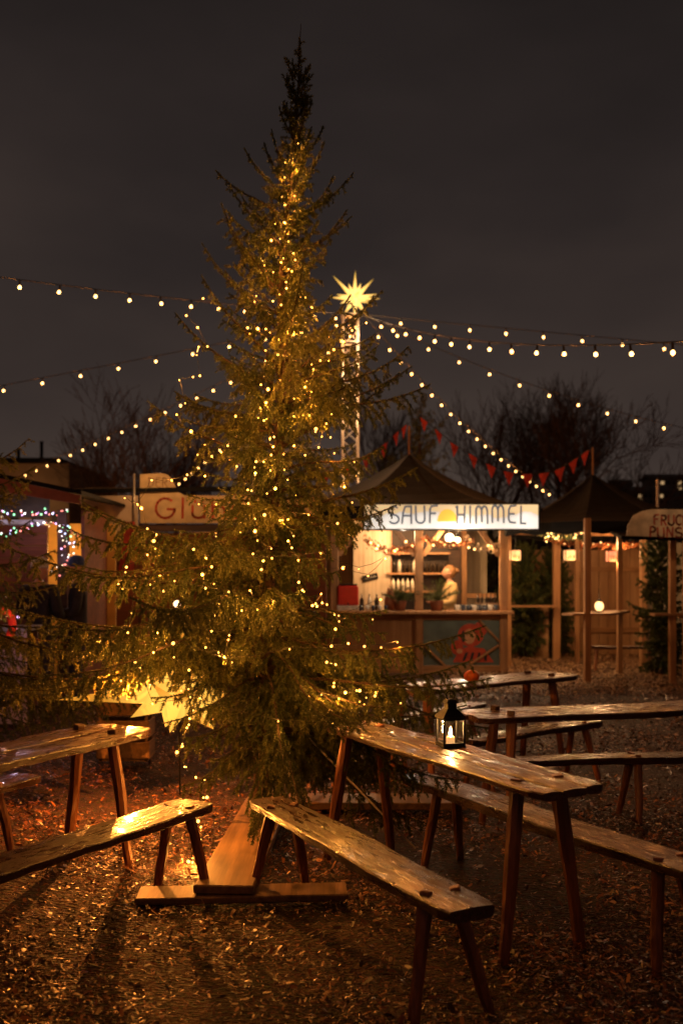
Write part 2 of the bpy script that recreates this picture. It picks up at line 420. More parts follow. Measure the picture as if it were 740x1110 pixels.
def spruce(name, label, cat, base, height, reach, lean, nbr, rng, dens, rad=.06, twig_sp=.050, first=.12, wild=1.0, nl=.023, nw=.0050, shape=None, group=None, accent=(), sag_f=1.0):
    """reach: list (z, radius); returns the Empty and the lateral-reach function"""
    root = empty(name, label, cat, base, group=group)
    zz = [r[0] for r in reach][::-1] if reach[0][0] > reach[-1][0] else [r[0] for r in reach]
    rr = [r[1] for r in reach][::-1] if reach[0][0] > reach[-1][0] else [r[1] for r in reach]
    Rf = lambda z: float(np.interp(z, zz, rr))
    ax = lambda z: np.array([lean[0]*(z/height)**1.2+.02*math.sin(z*3), lean[1]*z/height, z])
    mb = MB(); zs = np.linspace(0, height, 26)
    mb.tube([ax(z) for z in zs], [max(.0035, rad*(1-z/height)**.85) for z in zs], 9)
    mb.build('trunk', M_bark, root, True)
    segs = []; wood_mb = MB()
    ga = 0
    brs = []
    SH = shape or (lambda z, a: 1.0)
    for i in range(nbr):
        t = first+(1-first-.02)*((i+.5)/nbr)**1.05
        z = t*height*(1+.012*rng.normal()); ga += 2.399963+.25*rng.normal()
        brs.append((z, ga, Rf(z)*rng.uniform(.5, 1.18)*(1 if rng.random() > .12 else 1.25)*SH(z, ga), None))
    for a in accent: brs.append(a)
    for z, az, L, el in brs:
        z = min(z, height*.985); t = z/height
        L = max(L, .09)
        e0 = el if el is not None else R(lerp(4, 62, t**1.6)+rng.uniform(-9, 9)*wild)
        out = np.array([math.cos(az), math.sin(az), 0.0])
        p = ax(z); N = 14; pts = [p.copy()]; ang = e0; step = L/N/max(.35, math.cos(min(e0, 1.1)))
        if el is not None: step = L/N
        azc = az; bend = rng.uniform(-.02, .02)
        for k in range(N):
            u = k/N
            droop = (-.085*(1-t)*sag_f if u < .55 else .075) + rng.normal()*.02
            if el is not None: droop = -.035 if u < .5 else .05
            ang += droop; azc += bend
            p = p+step*np.array([math.cos(azc)*math.cos(ang), math.sin(azc)*math.cos(ang), math.sin(ang)])
            if p[2] < .10: p[2] = .10+rng.random()*.03
            pts.append(p.copy())
        pts = np.array(pts)
        r0 = .011*min(1, L/.9)+.0025
        wood_mb.tube([tuple(q) for q in pts[::2]], [lerp(r0, .0016, k/(len(pts[::2])-1)) for k in range(len(pts[::2]))], 4, cap=False)
        cum = np.concatenate([[0], np.cumsum(np.linalg.norm(pts[1:]-pts[:-1], axis=1))]); tot = cum[-1]
        tone_b = rng.uniform(-.14, .14)
        segs.append((pts[int(N*.25):], .42+tone_b))
        s = max(.05, .12*tot); side = 1
        while s < tot-.012:
            j = min(np.searchsorted(cum, s)-1, N-1); f = (s-cum[j])/(cum[j+1]-cum[j]+1e-9)
            q = pts[j]*(1-f)+pts[j+1]*f; d = pts[j+1]-pts[j]; d /= np.linalg.norm(d)
            lat = np.cross(d, [0, 0, 1]); lat /= np.linalg.norm(lat)+1e-9; side = -side
            u = s/tot
            tl = (.05+.30*min(1, L)*(1-u)**.75*min(1, .35+u*2.2))*rng.uniform(.55, 1.25)*(.45 if (el is not None and z > 2.4) else 1)
            a = R(rng.uniform(38, 66)); up = rng.uniform(-.75, .05) if t < .8 else rng.uniform(-.15, .35)
            dv = d*math.cos(a)+lat*side*math.sin(a)+np.array([0, 0, up]); dv /= np.linalg.norm(dv)
            m = 5; tp = [q.copy()]; dd = dv.copy(); hang = rng.uniform(.18, .75)*(1.15-t)*sag_f
            for k in range(m):
                dd = dd+np.array([0, 0, -hang*(.7 if k < 4 else -.2)]); dd /= np.linalg.norm(dd)
                tp.append(tp[-1]+dd*tl/m)
            tp = np.array(tp)
            segs.append((tp, .45+tone_b+rng.uniform(-.1, .18)*u))
            if tl > .11:
                wood_mb.tube([tuple(x) for x in tp[::2]], [.002, .0015, .001][:len(tp[::2])], 3, cap=False)
                w_ = .035; sd = side
                while w_ < tl-.02:
                    jj = min(int(w_/tl*m), m-1); qq = tp[jj]; d2 = tp[jj+1]-tp[jj]; d2 /= np.linalg.norm(d2)
                    qq = qq+d2*((w_/tl*m-jj)*tl/m)
                    l2 = np.cross(d2, [0, 0, 1]); l2 /= np.linalg.norm(l2)+1e-9; sd = -sd
                    ln = (tl-w_)*.6*rng.uniform(.5, 1.1)+.03
                    e2 = d2*.62+l2*sd*.7+np.array([0, 0, rng.uniform(-1.3, -.1)*sag_f]); e2 /= np.linalg.norm(e2)
                    q2 = qq+e2*ln*.5; e3 = e2+np.array([0, 0, -.35*sag_f]); e3 /= np.linalg.norm(e3)
                    segs.append((np.array([qq, q2, q2+e3*ln*.5]), .5+tone_b+rng.uniform(-.05, .2)))
                    w_ += rng.uniform(.040, .070)
            s += twig_sp*rng.uniform(.6, 1.3)
    # leader: a bare thin shoot above the crown
    if name == 'spruce_tree' and first < .09: wood_mb.tube([tuple(ax(height*.97)), tuple(ax(height)+np.array([.004, 0, .10])), tuple(ax(height)+np.array([.012, 0, .24]))], [.006, .004, .002], 5)
    lp = np.array([ax(z) for z in np.linspace(height*.9, height*.985, 5)]); segs.append((lp, .4))
    wood_mb.build('branch', M_bark, root); root.children[-1]['kind'] = 'stuff'
    o, n = needles(segs, dens, nl, nw, rng, 'crown', root, M_needle)
    print(name, 'branches', len(brs), 'twigs', len(segs), 'needles', n)
    return root, Rf, ax, segs

TREE = Vector((-.53, 6.45, 0))
reach = [(4.95, .03), (4.6, .06), (4.3, .11), (3.95, .20), (3.6, .33), (3.1, .50), (2.66, .66), (2.2, .84), (1.8, 1.12), (1.35, 1.42), (.95, 1.36), (.65, 1.15), (.4, .85)]
acc = [  # the branches that stand out of the outline: (height, azimuth, length, start elevation)
 (4.05, R(178), .48, R(58)), (4.12, R(150), .42, R(68)), (4.2, R(200), .34, R(74)), (3.85, R(2), .62, R(48)), (4.25, R(20), .40, R(62)), (4.38, R(100), .30, R(75)), (4.30, R(-60), .36, R(68)), (4.0, R(-100), .4, R(60)),
 (3.95, R(170), .60, R(42)), (3.75, R(185), .55, R(55)), (4.0, R(-15), .5, R(64)), (3.65, R(-5), .55, R(40)), (4.5, R(10), .26, R(70)), (4.45, R(185), .25, R(72)),
 (3.2, R(176), .78, R(54)), (3.4, R(190), .6, R(60)), (2.75, R(170), .95, R(46)), (2.95, R(185), .8, R(55)), (2.85, R(8), .85, R(50)), (3.0, R(-4), .8, R(40)), (2.45, R(14), .95, R(38)), (2.6, R(2), .95, R(30)), (2.15, R(5), .8, R(30)), (1.9, R(-14), .88, R(16)), (2.0, R(3), 1.0, R(24)), (3.55, R(-2), .62, R(52)), (2.3, R(182), .95, R(34)),
 (1.05, R(-10), 1.45, R(16)), (.95, R(-25), 1.5, R(8)), (.85, R(6), 1.4, R(14)), (1.2, R(187), 1.75, R(14)), (1.45, R(200), 1.7, R(18)), (1.0, R(168), 1.6, R(18)), (.7, R(-12), 1.3, R(10)),
 (1.7, R(172), 1.35, R(24)), (.6, R(-30), 1.2, R(10)), (1.2, R(215), 1.5, R(10)), (1.75, R(190), 1.2, R(20))]
def tshape(z, a):
    c = math.cos(a); f = 1.0
    if 1.25 < z < 1.95 and c > .2: f = .50
    if 1.95 < z < 2.6 and c > .2: f = .62
    if 1.75 < z < 2.45 and c < -.2: f = .55
    if z < 1.12 and c < -.1: f *= .52
    if z > 2.4: f *= 1+.36*math.sin(z*5.1+(0 if c > 0 else 2.2))      # ragged outline: tufts and gaps
    return f
tree, Rf, AX, SEGS = spruce('spruce_tree', 'tall spruce decorated with warm fairy lights between the rustic tables', 'tree', TREE, 4.99, reach, (.24, .05), 330, RNG, 1000, rad=.065, accent=acc, first=.085, shape=tshape)

reach2 = [(3.9, .05), (3.2, .35), (2.6, .7), (2.0, .95), (1.4, 1.0), (.9, 1.4), (.5, 1.1)]
acc2 = [(1.3, R(-5), 1.3, R(4)), (1.15, R(5), 1.9, R(6)), (.9, R(-12), 1.8, R(6)), (1.3, R(-20), 1.9, R(0)), (.75, R(-4), 1.9, R(4)), (1.0, R(-28), 1.8, R(4))]
side_tree, *_ = spruce('spruce_tree', 'unlit spruce at the left edge reaching its branches in front of the visitors', 'tree', Vector((-3.25, 7.6, 0)), 4.1, reach2, (0, 0), 150, RNG, 620, rad=.05, accent=acc2, nw=.0052, first=.1)

# ------------------------------------------------------------------ tree stand: crossed planks
st = empty('tree_stand', 'crossed raw timber planks forming the foot of the lit spruce', 'tree stand', (TREE.x, TREE.y, 0))
def plank(mb, a, b, w, th, zc):
    a = Vector((*a, zc))-Vector((TREE.x, TREE.y, 0)); b = Vector((*b, zc))-Vector((TREE.x, TREE.y, 0))
    mb.bar(a, b, w, th, bev=.006)
mb = MB(); plank(mb, (-.585, 4.93), (-.50, 6.9), .30, .045, .075); mb.build('long_plank', M_raw, st)
mb = MB(); plank(mb, (-1.02, 4.98), (.03, 5.05), .20, .035, .030); mb.build('cross_plank', M_raw, st)
mb = MB(); plank(mb, (-.45, 6.95), (.86, 6.93), .30, .05, .05); mb.build('cross_plank', M_raw, st)
# thin guy rope from the trunk
mb = MB(); a = P(298, 762, 6.4); b = P(352, 818, 6.2); b2 = a+(b-a)*2.6
b2 = a+(b-a)*((a.z-.02)/(a.z-b.z)); mb.tube([a, b2], .006, 6); mb.build('guy_rope', matte('pale_rope', (.45, .38, .28), .8, .2, 60), None)
tag(bpy.context.scene.objects['guy_rope'], 'thin pale guy rope running from the spruce trunk to the ground', 'rope')

# ------------------------------------------------------------------ rustic tables and benches
def rustic(kind, label, cat, A, B, h, wA, wB, th, splay, lr, inset, seed, group, bow=.0, crack=2, peg=True, planks=1, skip=()):
    rnd = random.Random(seed)
    A = Vector((*A, 0)); B = Vector((*B, 0)); d = B-A; L = d.length; mid = (A+B)/2
    rz = math.atan2(d.y, d.x)-PI/2                       # local +Y runs from A to B
    root = empty(kind, label, cat, mid, rz, group)
    part = 'tabletop' if kind == 'rustic_table' else 'seat'
    # board(s): wavy live edges, slightly cupped top, many stations
    mb = MB(); N = 30
    edges = []
    for q in range(planks+1):
        f = q/planks; ph = rnd.uniform(0, 6); amp = .004 if 0 < q < planks else .0045
        edges.append((f, ph, amp))
    def xe(q, v):
        f, ph, amp = edges[q]; wv = lerp(wA, wB, v); end = 1-.15*max(0, (abs(v-.5)-.455)/.045)**2
        return (f-.5)*wv*(end if q in (0, planks) else 1)+amp*(math.sin(v*7+ph)+.5*math.sin(v*17+ph*2)+.3*math.sin(v*41+ph))
    for q in range(planks):
        ph = rnd.uniform(0, 6); b0 = len(mb.v); off0 = rnd.uniform(-.02, .02); off1 = rnd.uniform(-.02, .02)
        g = .0022 if planks > 1 else 0
        for i in range(N+1):
            v = i/N; y = (v-.5)*(L+(off0 if v < .5 else off1)); x0 = xe(q, v)+(g if q else 0); x1 = xe(q+1, v)-(g if q < planks-1 else 0)
            zt = h+bow*math.sin(PI*v)+.0035*math.sin(v*9+ph)+.002*rnd.uniform(-1, 1)+(.0015*(q % 2)); zb = zt-th*(1+.12*math.sin(v*5+ph))
            xm = (x0+x1)/2; e = .007
            for x, z in ((x0+e, zt-.001), (xm, zt+.002), (x1-e, zt-.001), (x1, zt-e), (x1-.006, zb+e), (x1-.02, zb), (x0+.02, zb), (x0+.006, zb+e), (x0, zt-e)):
                mb.v.append(Vector((x, y, z)))
        k = 9
        for i in range(N):
            for j in range(k):
                j2 = (j+1) % k; mb.f.append([b0+i*k+j, b0+i*k+j2, b0+(i+1)*k+j2, b0+(i+1)*k+j][::-1])
        mb.f.append([b0+j for j in range(k)]); mb.f.append([b0+N*k+j for j in range(k)][::-1])
    top = mb.build(part, M_top, root)
    for s_end, wv in ((-1, wA), (1, wB)):
        for sx in (-1, 1):
            if (s_end, sx) in skip: continue
            y0 = s_end*(L/2-inset[0 if s_end < 0 else 1]); x0 = sx*wv*.27
            y1 = y0+s_end*splay[1]*rnd.uniform(.7, 1.1); x1 = x0+sx*splay[0]*rnd.uniform(.85, 1.1)
            m2 = MB(); a = Vector((x1, y1, -.01)); b = Vector((x0, y0, h-th*.6)); n = 9
            ps = [a.lerp(b, i/n)+Vector((math.sin(i*1.1+seed)*.0015, math.cos(i*.9+seed)*.0015, 0)) for i in range(n+1)]
            m2.tube(ps, [lr*(1+.06*math.sin(i*.8+seed+sx))*lerp(.74, 1.04, i/n) for i in range(n+1)], 8, jit=.06, rnd=rnd)
            leg = m2.build('leg', M_leg, root)
            if peg:
                hh = rnd.uniform(.002, .008) if (kind == 'bench' or seed == 3) else rnd.uniform(.02, .04)
                m3 = MB(); dd = (b-a).normalized(); m3.box(Vector((x0, y0, h+hh/2-.004)), (lr*1.35, lr*1.35, hh+.012), frame(dd), 1, .004); m3.build('tenon', M_dark if hh > .015 else M_leg, leg)
    return root
GT = 'rustic plank tables'; GB = 'rustic plank benches'
T1 = rustic('rustic_table', 'wet plank table carrying the candle lantern beside the lit spruce', 'table', (.03, 5.98), (.965, 4.14), .75, .38, .40, .034, (.10, .05), .036, (.22, .24), 3, GT, planks=3)
rustic('rustic_table', 'wet plank table behind the lantern table running out of frame right', 'table', (.80, 6.30), (2.75, 6.86), .75, .44, .44, .04, (.09, .05), .034, (.24, .3), 5, GT, planks=2)
rustic('rustic_table', 'wet plank table with a small pumpkin nearest the lit stall', 'table', (.42, 7.68), (1.93, 8.90), .75, .50, .50, .04, (.10, .05), .036, (.2, .25), 8, GT, planks=2)
rustic('rustic_table', 'wet plank table on the left in front of the glowing ground star', 'table', (-1.27, 5.84), (-2.14, 4.02), .75, .44, .46, .05, (.10, .04), .035, (.26, .3), 11, GT, planks=2)
rustic('bench', 'worn bench in front of the lantern table with its end towards the camera', 'bench', (-.40, 5.30), (.47, 3.55), .45, .23, .235, .045, (.10, .07), .030, (.22, .22), 13, GB)
rustic('bench', 'long bench on the right far side of the lantern table', 'bench', (.42, 5.93), (1.58, 3.82), .45, .22, .24, .05, (.07, .06), .030, (.36, .42), 17, GB)
rustic('bench', 'bench standing between the pumpkin table and the table right of the lantern', 'bench', (.88, 7.15), (2.05, 8.12), .45, .22, .22, .05, (.10, .05), .028, (.2, .2), 19, GB)
rustic('bench', 'bench behind the pumpkin table towards the lit stall', 'bench', (.30, 7.98), (1.25, 9.15), .45, .22, .22, .045, (.09, .05), .028, (.2, .25), 23, GB)
rustic('bench', 'bench on the near side of the rightmost table at the picture edge', 'bench', (1.08, 6.55), (2.95, 6.85), .42, .20, .22, .045, (.09, .05), .028, (.9, .3), 29, GB)
rustic('bench', 'long wet bench in the left foreground pointing at the timber tree foot', 'bench', (-.76, 5.22), (-1.78, 3.45), .45, .25, .25, .05, (.10, .03), .030, (.14, .3), 31, GB)
rustic('bench', 'bench with only its end showing behind the left table', 'bench', (-1.86, 5.92), (-2.65, 4.3), .45, .22, .22, .05, (.09, .05), .028, (.3, .25), 37, GB)

# ------------------------------------------------------------------ lantern on the table
lp = P(488, 811, 5.12); lp.z = .7535
lan = empty('candle_lantern', 'black metal lantern with a burning candle on the wet plank table', 'lantern', lp, .25)
W2, Hb = .054, .135
MB().box((0, 0, .006), (.122, .122, .012), bev=.003).build('base', M_iron, lan)
for sx in (-1, 1):
    for sy in (-1, 1): MB().box((sx*W2, sy*W2, .012+Hb/2), (.010, .010, Hb), bev=.002).build('corner_post', M_iron, lan)
mb = MB()
for s_ in (-1, 1):
    mb.box((s_*W2, 0, .018), (.007, .098, .012)); mb.box((0, s_*W2, .018), (.098, .007, .012))
    mb.box((s_*W2, 0, .145), (.007, .098, .012)); mb.box((0, s_*W2, .145), (.098, .007, .012))
mb.build('frame', M_iron, lan)
MB().lathe([(.090, .149), (.086, .156), (.060, .178), (.034, .197), (.033, .222), (.046, .226), (.03, .240), (.008, .246)], n=4).build('roof', M_iron, lan).rotation_euler = (0, 0, PI/4)
mb = MB(); mb.tube([(.024*math.cos(a), 0, .262+.024*math.sin(a)) for a in np.linspace(-.5*PI, 1.5*PI, 17)], .003, 6, cap=False); mb.build('ring', M_iron, lan, True)
for k, (c, s_) in enumerate((((W2, 0), (.002, .096)), ((-W2, 0), (.002, .096)), ((0, W2), (.096, .002)), ((0, -W2), (.096, .002)))):
    MB().box((c[0], c[1], .082), (s_[0], s_[1], .113)).build('pane', M_glass, lan)
cd = MB().lathe([(.020, .012), (.0215, .014), (.0215, .048), (.017, .052), (.004, .050)], n=14).build('candle', emit('candle_wax', (1, .48, .16), .9), lan, True)
MB().lathe([(.0015, .050), (.0075, .061), (.0085, .070), (.005, .085), (.0006, .100)], n=8).build('flame', emit('candle_flame', (1.0, .58, .22), 260), cd, True)

# pumpkin on the back table
pk = P(511, 738, 8.05); pk.z = .755
pm = empty('pumpkin', 'small orange pumpkin lying on the back plank table', 'pumpkin', pk)
V = []; Fc = []; n, mrow = 24, 10
for j in range(mrow+1):
    th = PI*j/mrow
    for i in range(n):
        a = 2*PI*i/n; r = .062*math.sin(th)*(1+.07*math.cos(8*a)); V.append((r*math.cos(a), r*math.sin(a), .052*(1-math.cos(th)*(1-.12*math.exp(-th*3)))))
for j in range(mrow):
    for i in range(n): i2 = (i+1) % n; Fc.append([j*n+i, j*n+i2, (j+1)*n+i2, (j+1)*n+i])
mesh_obj('flesh', V, Fc, matte('pumpkin_skin', (.55, .12, .02), .4, .2, 20), pm, True)
MB().tube([(0, 0, .098), (.004, 0, .115), (.014, 0, .125)], [.009, .006, .006], 7).build('stalk', matte('stalk', (.10, .09, .03), .8), pm)

# ------------------------------------------------------------------ Moravian stars
def star(name, label, c, rad, core, npts, rng, mat, tilt=(0, 0, 0), pole=None, dirs=None):
    root = empty(name, label, 'star', c)
    MB().ball((0, 0, 0), core*.96, 2).build('core', mat, root)
    if dirs is None:
        dirs = []
        for i in range(npts):
            z = 1-2*(i+.5)/npts; ph = i*2.399963; dirs.append((Vector((math.sqrt(1-z*z)*math.cos(ph), math.sqrt(1-z*z)*math.sin(ph), z)), 1.0))
    for d, k in dirs:
        d = Vector(d).normalized(); fr = frame(d); mb = MB(); b = core*(.36 if rad > .63 else .30)
        q = [fr@Vector((x*b, y*b, core*.78)) for x, y in ((-1, -1), (1, -1), (1, 1), (-1, 1))]
        mb.v += q+[d*rad*k*(1+.06*rng.normal())]
        mb.f += [[0, 1, 4], [1, 2, 4], [2, 3, 4], [3, 0, 4], [3, 2, 1, 0]]
        mb.build('spike', mat, root)
    return root
def star_mat(name, hot, cool, core, rad):
    m, nt, b = newmat(name)
    tc = nt.nodes.new('ShaderNodeTexCoord'); ln = nt.nodes.new('ShaderNodeVectorMath'); ln.operation = 'LENGTH'; link(nt, tc.outputs['Object'], ln.inputs[0])
    mr = nt.nodes.new('ShaderNodeMapRange'); link(nt, ln.outputs['Value'], mr.inputs[0]); mr.inputs[1].default_value = core*.8; mr.inputs[2].default_value = rad
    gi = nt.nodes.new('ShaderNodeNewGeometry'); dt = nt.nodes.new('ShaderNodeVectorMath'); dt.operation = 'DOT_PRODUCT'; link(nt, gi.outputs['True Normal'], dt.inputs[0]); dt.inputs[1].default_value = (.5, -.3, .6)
    mm = nt.nodes.new('ShaderNodeMath'); mm.operation = 'MULTIPLY_ADD'; link(nt, dt.outputs['Value'], mm.inputs[0]); mm.inputs[1].default_value = -.55; link(nt, mr.outputs[0], mm.inputs[2])  # shading put into the glow: facets facing up, right and front run hotter
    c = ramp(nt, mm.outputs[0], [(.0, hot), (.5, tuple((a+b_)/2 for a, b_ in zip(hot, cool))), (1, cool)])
    link(nt, c, b.inputs['Emission Color']); b.inputs['Emission Strength'].default_value = 1
    b.inputs['Base Color'].default_value = (.03, .02, .008, 1); b.inputs['Roughness'].default_value = .7
    return m
rr = np.random.default_rng(3)
MS1 = star_mat('lit_paper_star', (1.35, .70, .10), (.50, .17, .008), .12, .52)
dirs = [((-1, -.15, -.05), 1.2), ((-.62, -.45, .52), 1.0), ((.13, -.35, 1), 1.15), ((.62, -.2, .55), .8), ((.9, -.3, -.05), .75), ((.6, -.5, -.5), .7), ((-.2, -.6, -.7), .55), ((-.7, -.7, -.35), .7),
 ((-.25, -1, .25), .75), ((.3, -1, .1), .7), ((0, -.8, -.5), .7), ((-.9, .3, .12), 1.0), ((-.4, .7, .5), .8), ((.4, .7, .5), .8), ((.6, .7, -.3), .8), ((-.3, .8, -.4), .8), ((0, -.6, .75), .7)]
sc = P(194, 750, 7.35)
S1o = star('paper_star', 'large glowing yellow paper star on the ground behind the spruce', sc, .64, .2, 0, rr, MS1, dirs=dirs)
MB().tube([(0, 0, -.15), (0, .05, -sc.z)], .006, 6).build('stand', M_iron, S1o)
MS2 = star_mat('lit_mast_star', (2.2, 1.25, .32), (.70, .38, .035), .13, .55)
sc2 = P(384, 324, 22)
dirs = [((.03, -.1, 1), 1.0), ((-.72, -.2, .72), 1.05), ((.72, -.2, .70), .98), ((1, -.2, -.05), .95), ((.9, .2, .25), .8), ((-1, -.2, .0), .85), ((-.85, .3, .3), .75), ((-.5, -.4, -.85), .8), ((.55, -.4, -.85), .85), ((.05, -.4, -1), .85),
 ((.3, -1, .25), .6), ((-.35, -1, .1), .6), ((0, -1, -.5), .6), ((.3, 1, 0), .7), ((-.4, 1, .2), .7), ((.7, -.6, -.35), .75), ((-.75, -.6, -.4), .7), ((.35, .3, .9), .7), ((-.3, .4, .9), .7)]
star('paper_star', 'yellow glowing star on top of the lattice mast', sc2, .62, .15, 0, rr, MS2, dirs=dirs)

# wooden crate next to the ground star
cr = P(137, 762, 8.6)
_crs = .62
crt = empty('wooden_crate', 'small orange lit wooden crate left of the ground star', 'crate', (cr.x, cr.y, 0))
for k in range(3):
    z = .06+k*.17
    mb = MB(); mb.box((0, -.16, z+.06), (.62, .02, .13), bev=.004); mb.box((0, .16, z+.06), (.62, .02, .13), bev=.004); mb.box((-.30, 0, z+.06), (.02, .29, .13)); mb.box((.30, 0, z+.06), (.02, .29, .13)); mb.build('slat', M_raw, crt)
crt.scale = (.72, .8, 1.08)
MB().box((0, 0, .045), (.58, .3, .02)).build('bottom', M_raw, crt)
MB().box((0, 0, .555), (.60, .36, .02), bev=.004).build('lid', M_raw, crt)
for sx in (-1, 1):
    for sy in (-1, 1): MB().box((sx*.27, sy*.135, .28), (.03, .03, .5)).build('corner_batten', M_raw, crt)

# ------------------------------------------------------------------ lattice mast
mx_, my_ = (379.5-370)*22/F, 22.
T0 = Vector(((394-370)*22/F, 22, EYE+(620-347)*22/F)); MH = T0.z+.1
ms = empty('lattice_mast', 'tall slim metal lattice mast carrying the lit star', 'mast', (mx_, my_, 0))
hw = .165
for sx in (-1, 1):
    for sy in (-1, 1): MB().tube([(sx*hw, sy*hw, 0), (sx*hw, sy*hw, MH)], .028, 8).build('chord', M_metal, ms, True)
mb = MB(); z = .2; k = 0
while z < MH-.35:
    for q in range(4):
        c_ = [(-hw, -hw), (hw, -hw), (hw, hw), (-hw, hw)]
        a, b = c_[q], c_[(q+1) % 4]
        if k % 2: a, b = b, a
        mb.tube([(*a, z), (*b, z+.30)], .012, 5)
        if k % 3 == 0: mb.tube([(*c_[q], z), (*c_[(q+1) % 4], z)], .014, 5)
    z += .31; k += 1
mb.build('lattice', M_metal, ms)
MB().box((0, 0, MH), (.40, .40, .03), bev=.005).build('head_plate', M_metal, ms)
MB().box((0, 0, .03), (.9, .9, .06), bev=.01).build('base_plate', M_metal, ms)
MB().tube([(.08, 0, MH+.015), (sc2.x-mx_, 0, sc2.z)], .02, 6).build('star_rod', M_metal, ms)

# ------------------------------------------------------------------ festoon strings
bulb_me = MB().lathe([(.004, .030), (.015, .024), (.023, .010), (.0255, 0), (.023, -.010), (.015, -.020), (.003, -.0255)], n=8).build('bulb', M_bulb, None, True).data
for _o in [o for o in scene.objects if o.name.startswith('bulb') and o.parent is None]: bpy.data.objects.remove(_o)
sock_me = MB().lathe([(.012, .028), (.016, .040), (.016, .095), (.010, .112)], n=6).build('socket', M_wire, None).data
for _o in [o for o in scene.objects if o.name.startswith('socket') and o.parent is None]: bpy.data.objects.remove(_o)
def festoon(label, A, Bp, sag, off, sp, nmax=99, size=1.0):
    A = Vector(A); Bp = Vector(Bp); L = (Bp-A).length; D = Bp-A
    root = empty('festoon_light_string', label, 'string lights', A, group='festoon strings fanning out from the mast')
    pt = lambda t: D*t+Vector((0, 0, -4*sag*t*(1-t)))
    MB().tube([pt(i/40)+Vector((0, 0, .115*size)) for i in range(41)], .0085, 5).build('cable', M_wire, root)
    i = 0
    while off+sp*i < L and i < nmax:
        t = (off+sp*i)/L; p = pt(t)
        b = bpy.data.objects.new('bulb', bulb_me); COL.objects.link(b); b.parent = root; b.location = p; b.scale = (size,)*3
        s = bpy.data.objects.new('socket', sock_me); COL.objects.link(s); s.parent = b
        lamp(p+Vector((0, 0, -.075)), 9.0, (1, .29, .05), root)
        b.rotation_euler = (random.uniform(-.15, .15), random.uniform(-.15, .15), 0)
        i += 1
def FE(ex, ey, Y): return P(ex, ey, Y)
festoon('uppermost bulb string running from the mast to the right edge', T0, FE(930.7, 398.7, 17.64), 0.0, .91, .80)
festoon('sagging bulb string just below the uppermost one with wider gaps to the right', T0, FE(878.8, 372.1, 8.48), .35, 1.38, .84)
festoon('steep close-set bulb string falling from the mast to behind the stall roofs', T0, FE(598.3, 538.4, 30.98), .35, .64, .52)
festoon('bulb string slanting from the mast down over the bare trees at right', T0, FE(745, 470, 23.6), .25, .8, .75)
festoon('highest bulb string on the left of the spruce', T0, FE(-207, 281, 12.39), .10, 1.05, .72)
festoon('middle bulb string on the left of the spruce', T0, FE(-83, 440, 20.5), .02, .63, .80)
festoon('lowest bulb string on the left descending to the red hut roof', T0, FE(-79.8, 561, 37.56), .10, .42, .70)
festoon('short bulb string ending behind the mulled wine sign', T0, FE(173.5, 541.4, 36.6), .11, .4, .72)

# ------------------------------------------------------------------ fairy lights on the spruce
fb_me = MB().ball((0, 0, 0), .0085, 1).build('bulb', M_fairy, None).data
for _o in [o for o in scene.objects if o.name.startswith('bulb') and o.parent is None]: bpy.data.objects.remove(_o)
FW = 1.6
def fairy(label, path, nb, rng, jit=.05, group='fairy light strands wound round the spruce'):
    """path: list of points in world space, bulbs spread evenly along it"""
    path = np.array([tuple(p) for p in path]); dd = np.linalg.norm(path[1:]-path[:-1], axis=1); cum = np.concatenate([[0], np.cumsum(dd)])
    root = empty('fairy_light_strand', label, 'fairy lights', tuple(path[0]), group=group); o0 = path[0]
    us = np.linspace(0, cum[-1]*.998, nb)
    pts = np.stack([np.interp(us, cum, path[:, k]) for k in range(3)], 1)+rng.normal(size=(nb, 3))*jit
    pts[:, 2] = np.maximum(pts[:, 2], .03)
    wp = []
    for i in range(nb-1):
        wp.append(pts[i]); wp.append((pts[i]+pts[i+1])/2-np.array([0, 0, .012]))
    wp.append(pts[-1])
    MB().tube([Vector(p-o0)+Vector((0, 0, .011)) for p in wp], .0016, 4).build('wire', M_wire, root)
    for p in pts:
        b = bpy.data.objects.new('bulb', fb_me); COL.objects.link(b); b.parent = root; b.location = Vector(p-o0); b.scale = (float(rng.choice([.55, .75, .95, 1.25], p=[.35, .3, .25, .1])),)*3
    for p in pts[::2]: lamp(Vector(p-o0)+Vector((0, -.012, -.014)), FW, (1, .35, .05), root)
    return root
def spiral(z0, z1, turns, f0, f1, ph=0, n=200):
    out = []
    for i in range(n):
        t = i/(n-1); z = lerp(z0, z1, t); r = Rf(z)*lerp(f0, f1, t); a = ph+turns*2*PI*t
        q = AX(z); out.append((TREE.x+q[0]+r*math.cos(a), TREE.y+q[1]+r*math.sin(a)-.02, z))
    return out
rf = np.random.default_rng(11)
fairy('topmost strand of warm fairy lights on the thin tip of the spruce', spiral(4.42, 3.2, 6.5, .25, .45, .3), 34, rf, .035)
fairy('strand of warm fairy lights on the upper half of the spruce', spiral(3.3, 2.3, 5, .35, .55, 1.2), 40, rf, .045)
fairy('strand of warm fairy lights round the middle of the spruce', spiral(2.4, 1.5, 3.6, .40, .60, .7), 40, rf, .055)
fairy('strand of warm fairy lights in the broad lower branches of the spruce', spiral(1.65, .7, 3.0, .50, .66, 2.2), 36, rf, .065)
